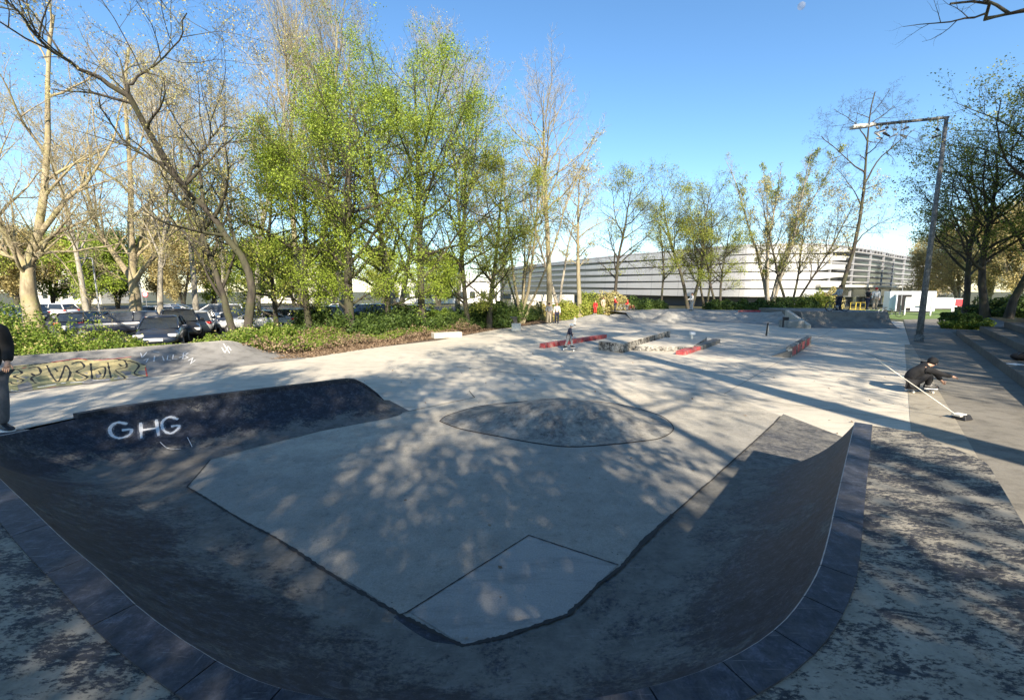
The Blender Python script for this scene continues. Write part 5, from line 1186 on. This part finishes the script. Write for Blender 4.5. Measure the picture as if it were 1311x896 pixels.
def figure(root, J, top_, legs_, s=1.0, extra=None, hair=None, shoe_=('blackp', 'white'), headgear=None, face_dir=None, hand_fingers=True, sleeves=True, hood=False, gloves=None):
    """J: joint -> world-relative-to-root Vector. One skinned body; clothes, hair and shoes as children"""
    ids = {n: i for i, n in enumerate(JN)}; V = [J[n] for n in JN]
    def rad(n, k_=1.0): return RD.get(n, RD.get(n[:2], .05)) * s * k_
    skin('body', V, [(ids[a], ids[b]) for a, b in ED], [rad(n, .78 if n in ('pelvis', 'waist', 'chest', 'shL', 'shR', 'elL', 'elR', 'hiL', 'hiR', 'knL', 'knR') else 1) for n in JN], M['skin'], root)
    def sub_(names, edges, grow, mat, nm, mul=1.0, rr=None):
        V2 = [J[n] for n in names]; loc_ = {n: i for i, n in enumerate(names)}
        return skin(nm, V2, [(loc_[a], loc_[b]) for a, b in edges], [(rad(n) * mul + (.045 if n in ('neck', 'chest', 'shL', 'shR') and nm == 'jacket' else grow) * s) for n in names], mat, root)
    nm = ['chest', 'waist', 'pelvis', 'neck', 'shL', 'elL', 'wrL', 'shR', 'elR', 'wrR']
    e1 = [('chest', 'neck'), ('chest', 'waist'), ('waist', 'pelvis'), ('chest', 'shL'), ('shL', 'elL'), ('chest', 'shR'), ('shR', 'elR')] + ([('elL', 'wrL'), ('elR', 'wrR')] if sleeves else [])
    jk = sub_(nm, e1, .03, top_, 'jacket')
    sub_(['pelvis', 'hiL', 'knL', 'anL', 'hiR', 'knR', 'anR'], [('pelvis', 'hiL'), ('hiL', 'knL'), ('knL', 'anL'), ('pelvis', 'hiR'), ('hiR', 'knR'), ('knR', 'anR')], .028, legs_, 'trousers')
    for sd_ in 'LR':
        a, t = J['an' + sd_], J['to' + sd_]; d = (t - a); d.z = 0; ang = math.atan2(d.y, d.x); mb = MB()
        c = Vector((a.x, a.y, t.z - .035 * s)) + Vector((math.cos(ang), math.sin(ang), 0)) * .07 * s
        shoe_mesh(mb, c, Matrix.Rotation(ang, 3, 'Z'), .30 * s, ws=1.25); mb.build('shoe', None, root, mats=[M[shoe_[0]], M[shoe_[1]]])
    hc = (J['chin'] + J['crown']) / 2; up = (J['crown'] - J['chin']).normalized(); fd = face_dir.normalized() if face_dir else Vector((0, -1, 0)); fd = (fd - up * fd.dot(up)).normalized(); sdv = up.cross(fd)
    Rm = Matrix((sdv, fd, up)).transposed()
    def hp(x, y, z): return hc + Rm @ Vector((x, y, z)) * s
    mb = MB(); mb.ell(hp(0, .088, -.02), (.013 * s, .02 * s, .022 * s), nu=8, nv=6, rot=Rm); mb.build('nose', M['skin'], root, True)
    for sx in (-1, 1):
        mb = MB(); mb.ell(hp(sx * .033, .078, .012), (.013 * s, .008 * s, .007 * s), nu=8, nv=6, rot=Rm); mb.build('eye', M['blackp'], root, True)
        mb = MB(); mb.ell(hp(sx * .088, -.005, -.01), (.012 * s, .02 * s, .03 * s), nu=8, nv=6, rot=Rm); mb.build('ear', M['skin'], root, True)
    mb = MB(); mb.ell(hp(0, .082, -.055), (.024 * s, .008 * s, .005 * s), nu=8, nv=6, rot=Rm); mb.build('mouth', M['red'], root, True)
    if hair is not None:
        mb = MB(); mb.ell(hp(0, -.018, .045), (.103 * s, .108 * s, .10 * s), rot=Rm); mb.build('hair', hair, root, True)
    if headgear:
        kind, mt = headgear; mb = MB()
        if kind == 'helmet':
            mb.ell(hp(0, -.005, .07), (.125 * s, .145 * s, .105 * s), rot=Rm); mb.tube([hp(.09, 0, .03), hp(.05, .03, -.1), hp(-.05, .03, -.1), hp(-.09, 0, .03)], .008 * s, 4)
        elif kind == 'beanie': mb.ell(hp(0, -.012, .05), (.115 * s, .12 * s, .115 * s), rot=Rm); mb.ell(hp(0, -.012, .01), (.116 * s, .121 * s, .03 * s), rot=Rm)
        else: mb.ell(hp(0, -.01, .055), (.108 * s, .112 * s, .08 * s), rot=Rm); mb.ell(hp(0, .12, .045), (.07 * s, .07 * s, .012 * s), rot=Rm)
        mb.build(kind, mt, root, True)
    for sd_ in 'LR':      # five fingers on each hand
        w_, h_, el = J['wr' + sd_], J['ha' + sd_], J['el' + sd_]; d = (h_ - w_).normalized(); n_ = d.cross(fd if abs(d.dot(fd)) < .9 else up).normalized(); n2 = d.cross(n_); mb = MB()
        for i in range(4):
            o_ = n_ * ((i - 1.5) * .019 * s); ln = (.075, .085, .08, .062)[i] * s; p0 = h_ + o_ - d * .01 * s
            mb.tube([p0, p0 + d * ln * .5 + n2 * .004, p0 + (d * .9 + n2 * .25) * ln * .95], [.0095 * s, .0085 * s, .0065 * s], 6)
        sg = 1 if sd_ == 'L' else -1; p0 = w_ + d * .03 * s + n_ * sg * .02 * s; mb.tube([p0, p0 + (d * .7 + n_ * sg * .8) * .04 * s, p0 + (d + n_ * sg * .7) * .065 * s], [.012 * s, .011 * s, .008 * s], 6)
        mb.build('fingers', M[gloves or 'skin'], root, True)
def standing(loc, rz, h, top_, legs_, label, arms='down', hair=None, headgear=None, cat='person', stance=.11, shoe_=('blackp', 'white'), group=None, child=False):
    root = empty('person', loc, rz, label, cat, group); s = h / 1.78
    F = lambda x, y, z: Vector((x, y, z)) * s
    J = dict(pelvis=F(0, 0, .98), waist=F(0, .01, 1.14), chest=F(0, -.01, 1.36), neck=F(0, 0, 1.50), chin=F(0, .015, 1.60), crown=F(0, 0, 1.70))
    ap = {'down': [(.20, 0, 1.43), (.26, -.03, 1.15), (.26, .04, .90), (.26, .07, .83)], 'front': [(.20, 0, 1.43), (.25, .08, 1.17), (.20, .32, 1.10), (.19, .39, 1.10)], 'out': [(.20, 0, 1.43), (.42, .02, 1.22), (.60, .05, 1.10), (.67, .06, 1.08)],
          'chest': [(.20, 0, 1.43), (.27, .05, 1.17), (.12, .24, 1.28), (.05, .26, 1.33)]}[arms]
    for sd_, sg in (('L', -1), ('R', 1)):
        for nm, (x, y, z) in zip(('sh', 'el', 'wr', 'ha'), ap): J[nm + sd_] = F(sg * x, y + (.03 * sg if nm != 'sh' else 0), z)
        J['hi' + sd_] = F(sg * .10, 0, .90); J['kn' + sd_] = F(sg * stance, .03 + sg * .03, .50); J['an' + sd_] = F(sg * stance, -.01 + sg * .05, .09); J['to' + sd_] = F(sg * (stance + .02), .13 + sg * .05, .035)
    figure(root, J, top_, legs_, s * (1.08 if child else 1), hair=hair, headgear=headgear, face_dir=Vector((0, 1, 0)), shoe_=shoe_)
    return root
hb_ = simple('brown_hair', (.05, .03, .018), .7); hbl = simple('fair_hair', (.30, .21, .10), .7)
cl = {k_: simple('cloth_' + k_, c, .9, var=.15, scale=20) for k_, c in dict(red=(.55, .025, .03), white=(.68, .67, .64), grey=(.22, .23, .24), pale=(.42, .42, .40), navy=(.02, .025, .05), beige=(.40, .34, .25), pink=(.5, .16, .2), green=(.05, .09, .05)).items()}
# man at the left edge of the picture, on the bank
pm_ = at(10, 551, .64); Y0 = pm_.y
root = empty('person', (atY(-16, 548, Y0).x, Y0, .64), 0, 'person in black hoodie and grey jeans standing at the left edge of the picture', 'person'); O = Vector(root.location)
def q_(x, y, dy=0): return atY(x, y, Y0 + dy) - O
J = dict(pelvis=q_(-14, 474), waist=q_(-15, 456), chest=q_(-16, 430), neck=q_(-16, 412), chin=q_(-14, 404), crown=q_(-15, 395), shL=q_(-34, 421), elL=q_(-40, 445, .05), wrL=q_(-36, 466, -.05), haL=q_(-35, 472, -.06),
         shR=q_(1, 421), elR=q_(10, 444, .06), wrR=q_(10, 464, -.04), haR=q_(8, 471, -.08), hiL=q_(-22, 482), knL=q_(-26, 515, -.03), anL=q_(-30, 545, .05), toL=q_(-36, 550, -.1), hiR=q_(-5, 482), knR=q_(2, 513, -.03), anR=q_(4, 543, .0), toR=q_(13, 549.5, -.06))
J['toL'].z = J['toR'].z = .035
figure(root, J, M['black'], M['jeans'], 1.0, hair=hb_, face_dir=Vector((.6, -.8, 0)), gloves='skin')
# boards
def skateboard(loc, rz, label, deck_m, wheels_m, tilt=0.0, L=.8):
    e_ = empty('skateboard', loc, rz, label, 'skateboard'); e_.rotation_euler = (0, tilt, rz); V = []; F = []; xs = [-.5, -.46, -.4, -.3, 0, .3, .4, .46, .5]; ws = [.03, .07, .095, .1, .1, .1, .095, .07, .03]; zs = [.055, .04, .015, 0, 0, 0, .015, .04, .055]
    for z in (0, .012):
        for x, w_, zz in zip(xs, ws, zs): V += [(x * L, -w_, .095 + zz + z), (x * L, w_, .095 + zz + z)]
    n = len(xs)
    for i in range(n - 1): F += [(2*i, 2*i+1, 2*i+3, 2*i+2), (2*n + 2*i, 2*n + 2*i+2, 2*n + 2*i+3, 2*n + 2*i+1), (2*i, 2*i+2, 2*n+2*i+2, 2*n+2*i), (2*i+1, 2*n+2*i+1, 2*n+2*i+3, 2*i+3)]
    F += [(0, 2*n, 2*n+1, 1), (2*n-2, 2*n-1, 4*n-1, 4*n-2)]
    mobj('deck', V, F, deck_m, e_)
    for sx in (-1, 1):
        mb = MB(); mb.box((sx * .28 * L, 0, .07), (.05, .14, .05)); t_ = mb.build('truck', M['steel'], e_)
        for sy in (-1, 1): mb = MB(); mb.tube([(sx * .28 * L, sy * .075, .028), (sx * .28 * L, sy * .108, .028)], .028, 12); mb.build('wheel', wheels_m, t_)
    return e_
# small skater in the sun
kp = at(728, 449); kb = skateboard(kp + Vector((0, 0, .02)), R(-8), 'black skateboard with pale wheels under the small helmeted skater', M['blackp'], M['white'], .1, .82)
root = empty('person', kp + Vector((0, 0, .13)), 0, 'small skateboarder with white helmet, black top and grey trousers riding in the sun', 'person'); s = 1.13 / 1.78; O = Vector(root.location)
F_ = lambda x, y, z: Vector((x, y, z)) * s
J = dict(pelvis=F_(-.02, 0, .90), waist=F_(.0, 0, 1.06), chest=F_(.07, 0, 1.28), neck=F_(.12, 0, 1.41), chin=F_(.16, .0, 1.50), crown=F_(.18, 0, 1.62), shL=F_(.05, .19, 1.34), elL=F_(.12, .33, 1.10), wrL=F_(.28, .40, .98), haL=F_(.33, .42, .95),
         shR=F_(.06, -.19, 1.34), elR=F_(.10, -.27, 1.08), wrR=F_(.22, -.30, .86), haR=F_(.25, -.30, .8), hiL=F_(-.02, .1, .84), knL=F_(.22, .12, .47), anL=F_(.24, .08, .08), toL=F_(.34, -.02, .03), hiR=F_(-.05, -.09, .84), knR=F_(-.14, -.10, .46), anR=F_(-.27, -.0, .08), toR=F_(-.2, -.13, .03))
figure(root, J, cl['navy'], cl['grey'], s * 1.1, hair=hb_, headgear=('helmet', M['white']), face_dir=Vector((1, -.3, -.1)))
# crouching skater on the right
Ys = 11.35; sp = Vector((atY(1179, 503, Ys).x, Ys, 0)); bo2 = skateboard(sp + Vector((-.02, 0, 0)), R(-6), 'low dark skateboard under the crouching skater on the right', M['blackp'], M['offwhite'], 0, .85)
root = empty('person', sp + Vector((0, 0, .1)), 0, 'person all in black with a beanie crouching low on a skateboard, one arm stretched forward', 'person'); O = Vector(root.location)
def q_(x, y, dy=0): return atY(x, y, Ys + dy) - O
J = dict(pelvis=q_(1166, 490), waist=q_(1165, 481), chest=q_(1178, 470.5), neck=q_(1188, 467), chin=q_(1193, 467.5), crown=q_(1195, 461.5), shL=q_(1184, 468, .19), elL=q_(1198, 478, .28), wrL=q_(1205, 487, .2), haL=q_(1208, 490, .2),
         shR=q_(1185, 472, -.17), elR=q_(1203, 478, -.2), wrR=q_(1219, 482, -.22), haR=q_(1224, 483.5, -.22), hiL=q_(1168, 490, .1), knL=q_(1192, 480, .16), anL=q_(1188, 499, .1), toL=q_(1197, 501, .05), hiR=q_(1168, 491, -.1), knR=q_(1190, 479, -.14), anR=q_(1187, 499, -.06), toR=q_(1200, 501.5, -.12))
for t_ in ('toL', 'toR'): J[t_].z = .045
J['anL'].z = J['anR'].z = .10
figure(root, J, M['black'], M['black'], .97, hair=hb_, headgear=('beanie', M['black']), face_dir=Vector((1, .45, -.15)))
# broom leaning across
hd = at(1226, 536); e_ = empty('broom', hd, 0, 'broom with long pale handle and dark brush head on the path by the crouching skater', 'broom'); tip = atY(1130, 460, hd.y) - hd; tip.y = .2
mb = MB(); mb.tube([Vector((-.06, 0, .10)), tip], .0095, 8); mb.build('handle', M['offwhite'], e_)
mb = MB(); mb.box((.02, 0, .09), (.22, .16, .05), rz=.3); mb.build('head', M['offwhite'], e_, bevel=.01)
mb = MB(); mb.box((.09, 0, .05), (.26, .26, .10), rz=.3, taper=.7); mb.build('bristles', M['blackp'], e_, bevel=.01)
# bicycles
def bicycle(loc, rz, label, frame_m, s=1.0, lean_=0.0, group=None):
    e_ = empty('bicycle', loc, rz, label, 'bicycle', group); e_.rotation_euler = (lean_, 0, rz); e_.scale = (s, s, s); r = .33
    for sx in (-1, 1):
        c = Vector((sx * .52, 0, r)); pts = [c + Vector((math.cos(t) * r * .95, 0, math.sin(t) * r * .95)) for t in [i * math.pi / 10 for i in range(21)]]
        mb = MB(); mb.tube(pts, .028, 6, caps=False); w_ = mb.build('wheel', M['rubber'], e_, True)
        mb = MB()
        for i in range(8): t = i * math.pi / 8; mb.tube([c - Vector((math.cos(t), 0, math.sin(t))) * r * .92, c + Vector((math.cos(t), 0, math.sin(t))) * r * .92], .004, 3)
        mb.build('spokes', M['steel'], w_)
    bb, st_, hd_ = Vector((-.06, 0, .32)), Vector((-.2, 0, .78)), Vector((.36, 0, .80)); mb = MB()
    for a, b in ((bb, st_ - Vector((0, 0, .08))), (bb, hd_ - Vector((-.03, 0, .14))), (st_ - Vector((0, 0, .1)), hd_), (bb, Vector((-.52, 0, r))), (st_ - Vector((0, 0, .1)), Vector((-.52, 0, r)))): mb.tube([a, b], .02, 6)
    mb.build('frame', frame_m, e_); mb = MB(); mb.tube([hd_ + Vector((-.02, 0, .1)), hd_ - Vector((-.03, 0, .14)), Vector((.52, 0, r))], .018, 6); mb.build('fork', frame_m, e_)
    mb = MB(); mb.tube([hd_ + Vector((0, -.28, .13)), hd_ + Vector((-.03, 0, .10)), hd_ + Vector((0, .28, .13))], .014, 6); mb.build('handlebar', M['blackp'], e_)
    mb = MB(); mb.box(st_ + Vector((0, 0, .06)), (.26, .13, .05)); mb.build('saddle', M['blackp'], e_, bevel=.02); mb = MB(); mb.tube([st_ - Vector((0, 0, .1)), st_ + Vector((0, 0, .04))], .014, 6); mb.build('seat_post', M['steel'], e_)
    mb = MB(); mb.tube([bb + Vector((0, -.05, 0)), bb + Vector((0, .05, 0))], .08, 10); mb.tube([bb + Vector((-.12, .09, -.1)), bb + Vector((.12, -.09, .1))], .012, 5); mb.build('crank', M['steel'], e_)
    return e_
bz = 1.13; Yb = 33.3
p = atY(1070, 398, Yb); bicycle((p.x, Yb - .15, bz), 0, 'dark bicycle held by the person on top of the dark quarter bank', M['blackp'], 1.12)
standing((atY(1076, 398, Yb).x, Yb + .25, bz), R(80), 2.0, cl['pale'], cl['navy'], 'person in pale jacket holding a bicycle on top of the dark quarter bank', 'front', hair=hb_)
PF = [(1109, 36, 1.13, 1.75, M['black'], cl['navy'], 'person in black top standing on the quarter bank right of the cyclist', 'chest', hb_, None, 200), (1119, 36.6, 1.13, 1.8, cl['white'], cl['beige'], 'person in white top with red cap right of the person in black', 'down', None, ('cap', cl['red']), 160),
      (885, 40.6, .8, 1.7, cl['white'], cl['pale'], 'person all in white standing on the far bank before the dark building base', 'front', hb_, None, 90), (703, 35.2, 0, 1.72, cl['grey'], cl['beige'], 'person in dark grey top at the foot of the tall straight bare tree', 'front', hb_, None, 170),
      (713, 35.8, 0, 1.7, cl['white'], cl['navy'], 'person in long white jacket and dark trousers beside the tall straight bare tree', 'down', hbl, None, 180), (762, 41.5, .5, 1.25, cl['red'], cl['red'], 'child in a red coat standing at the left end of the far bank', 'down', hbl, None, 140),
      (772, 42.5, .6, 1.45, cl['beige'], cl['beige'], 'person in beige clothes right behind the child in the red coat', 'down', hb_, None, 200), (736, 33.2, 0, .75, cl['white'], cl['white'], 'toddler in white sitting low at the plaza edge left of the far bank', 'down', hbl, None, 120),
      (787, 41.8, .7, 1.4, cl['red'], cl['navy'], 'child with pale helmet and red top beside a bicycle on the far bank', 'front', None, ('helmet', M['grey']), 250), (803, 41.8, .75, 1.05, cl['red'], cl['grey'], 'small child in red crouching over a bicycle right of the helmeted child', 'front', None, ('helmet', cl['red']), 100)]
for x, Y, z, h, a, b, lab, arm, hair, hg, rz in PF: standing(T(x, Y, z), R(rz), h, a, b, lab, arm, hair, hg, child=h < 1.3)
bicycle(T(796, 41.3, .78), R(10), 'small bicycle held by the helmeted child in red on the far bank', cl['grey'], .8)
bicycle(T(808, 41.5, .78), R(-30), 'tiny red bicycle of the small child on the far bank', M['red'], .62)
for x, Y, rz, lab, mt in ((1127, 46, 15, 'silver bicycle parked left of the white container', 'steel'), (1133, 47, 60, 'dark bicycle parked between the silver one and the white container', 'blackp'), (1143, 45, -50, 'dark bicycle leaning before the doorway of the white container', 'blackp')):
    bicycle(T(x, Y), R(rz), lab, M[mt], 1.0, group='bicycles parked by the white container')
for i, (x, lab) in enumerate(((1094, 'yellow barrier frame left of the person in black'), (1101, 'yellow barrier frame right behind the person in black'))):
    e_ = empty('barrier', T(x, 44), 0, lab, 'barrier', 'yellow barriers before the arena'); mb = MB(); mb.tube([(-.5, 0, 0), (-.5, 0, 1.5), (.5, 0, 1.5), (.5, 0, 0)], .05, 6); mb.build('frame', M['yellow'], e_)
    mb = MB(); mb.tube([(-.5, 0, .8), (.5, 0, .8)], .04, 6); mb.build('cross_bar', M['yellow'], e_)
# black bag with a white sheet on the steps at the right edge
Z1 = .3; bp = at(1305, 461, Z1); e_ = empty('black_bag', bp, 0, 'bulky black bag lying on the seating steps at the right edge of the picture', 'bag')
mb = MB(); mb.ell((0, 0, .13), (.28, .2, .13)); mb.ell((.15, .05, .18), (.18, .15, .11)); mb.build('bag_body', M['black'], e_, True)
mb = MB(); mb.tube([(-.2, -.08, .18), (-.1, -.15, .3), (.06, -.15, .3), (.13, -.08, .22)], .02, 6); mb.build('strap', M['blackp'], e_)
wp = at(1304, 466, Z1); e_ = boxobj('white_sheet', at(1301, 468, Z1), at(1313, 468, Z1), .3, .03, M['white'], 'flat white sheet lying in front of the black bag', 'sheet', z=Z1)
# the moon by day
mo = ray(1026, 8).normalized() * 3000 + CAM; mb = MB(); mb.ell((0, 0, 0), (17, 17, 17), nu=24, nv=16); o = mb.build('moon', None, None, True, mats=[newmat('moon')[0]]); o.location = mo; tag(o, 'small pale daytime moon high in the blue sky', 'moon')
mm_ = o.data.materials[0].node_tree; b_ = mm_.nodes['Principled BSDF']; b_.inputs['Base Color'].default_value = (.3, .3, .3, 1); b_.inputs['Roughness'].default_value = 1
t_ = mm_.nodes.new('ShaderNodeBsdfTransparent'); x_ = mm_.nodes.new('ShaderNodeMixShader'); x_.inputs[0].default_value = .25; mm_.links.new(t_.outputs[0], x_.inputs[1]); mm_.links.new(b_.outputs[0], x_.inputs[2]); mm_.links.new(x_.outputs[0], mm_.nodes['Material Output'].inputs[0])
# ------------------------------------------------------------------ CAMERA, SKY, SUN
sc = bpy.context.scene
cam = bpy.data.cameras.new('camera'); co = bpy.data.objects.new('camera', cam); C.objects.link(co); sc.camera = co
cam.sensor_width = 36; cam.lens = FPX / 1311 * 36; cam.clip_start = .05; cam.clip_end = 6000
co.location = (0, 0, CAMZ); co.rotation_euler = (math.pi / 2 - PIT, 0, 0)
SUN_EL, SUN_AZ = 31.0, 11.5        # azimuth: degrees to the right of straight behind the camera
sd = Vector((math.sin(R(SUN_AZ)) * math.cos(R(SUN_EL)), -math.cos(R(SUN_AZ)) * math.cos(R(SUN_EL)), math.sin(R(SUN_EL))))
w = bpy.data.worlds.new('World'); sc.world = w; w.use_nodes = True; nt = w.node_tree
sky = nt.nodes.new('ShaderNodeTexSky'); sky.sky_type = 'NISHITA'; sky.sun_disc = False
sky.sun_elevation = R(SUN_EL); sky.sun_rotation = math.atan2(sd.x, sd.y)
sky.air_density = 1.0; sky.dust_density = .15; sky.ozone_density = 2.6; sky.altitude = 50
hs = nt.nodes.new('ShaderNodeHueSaturation'); hs.inputs['Saturation'].default_value = 1.15; hs.inputs['Hue'].default_value = .498
nt.links.new(sky.outputs[0], hs.inputs['Color']); nt.links.new(hs.outputs[0], nt.nodes['Background'].inputs[0])
nt.nodes['Background'].inputs[1].default_value = .10
sl = bpy.data.lights.new('sun', 'SUN'); so = bpy.data.objects.new('sun', sl); C.objects.link(so)
sl.energy = 5.0; sl.angle = R(.53); sl.color = (1.0, .87, .69)
so.rotation_euler = (-sd).to_track_quat('-Z', 'Y').to_euler(); so.location = (10, -40, 40)
sc.view_settings.view_transform = 'Standard'; sc.view_settings.look = 'None'; sc.view_settings.exposure = 1.35; sc.view_settings.gamma = 1
sc.view_settings.use_curve_mapping = False
sc.cycles.max_bounces = 6; sc.cycles.diffuse_bounces = 3; sc.cycles.transparent_max_bounces = 8; sc.cycles.use_denoising = True
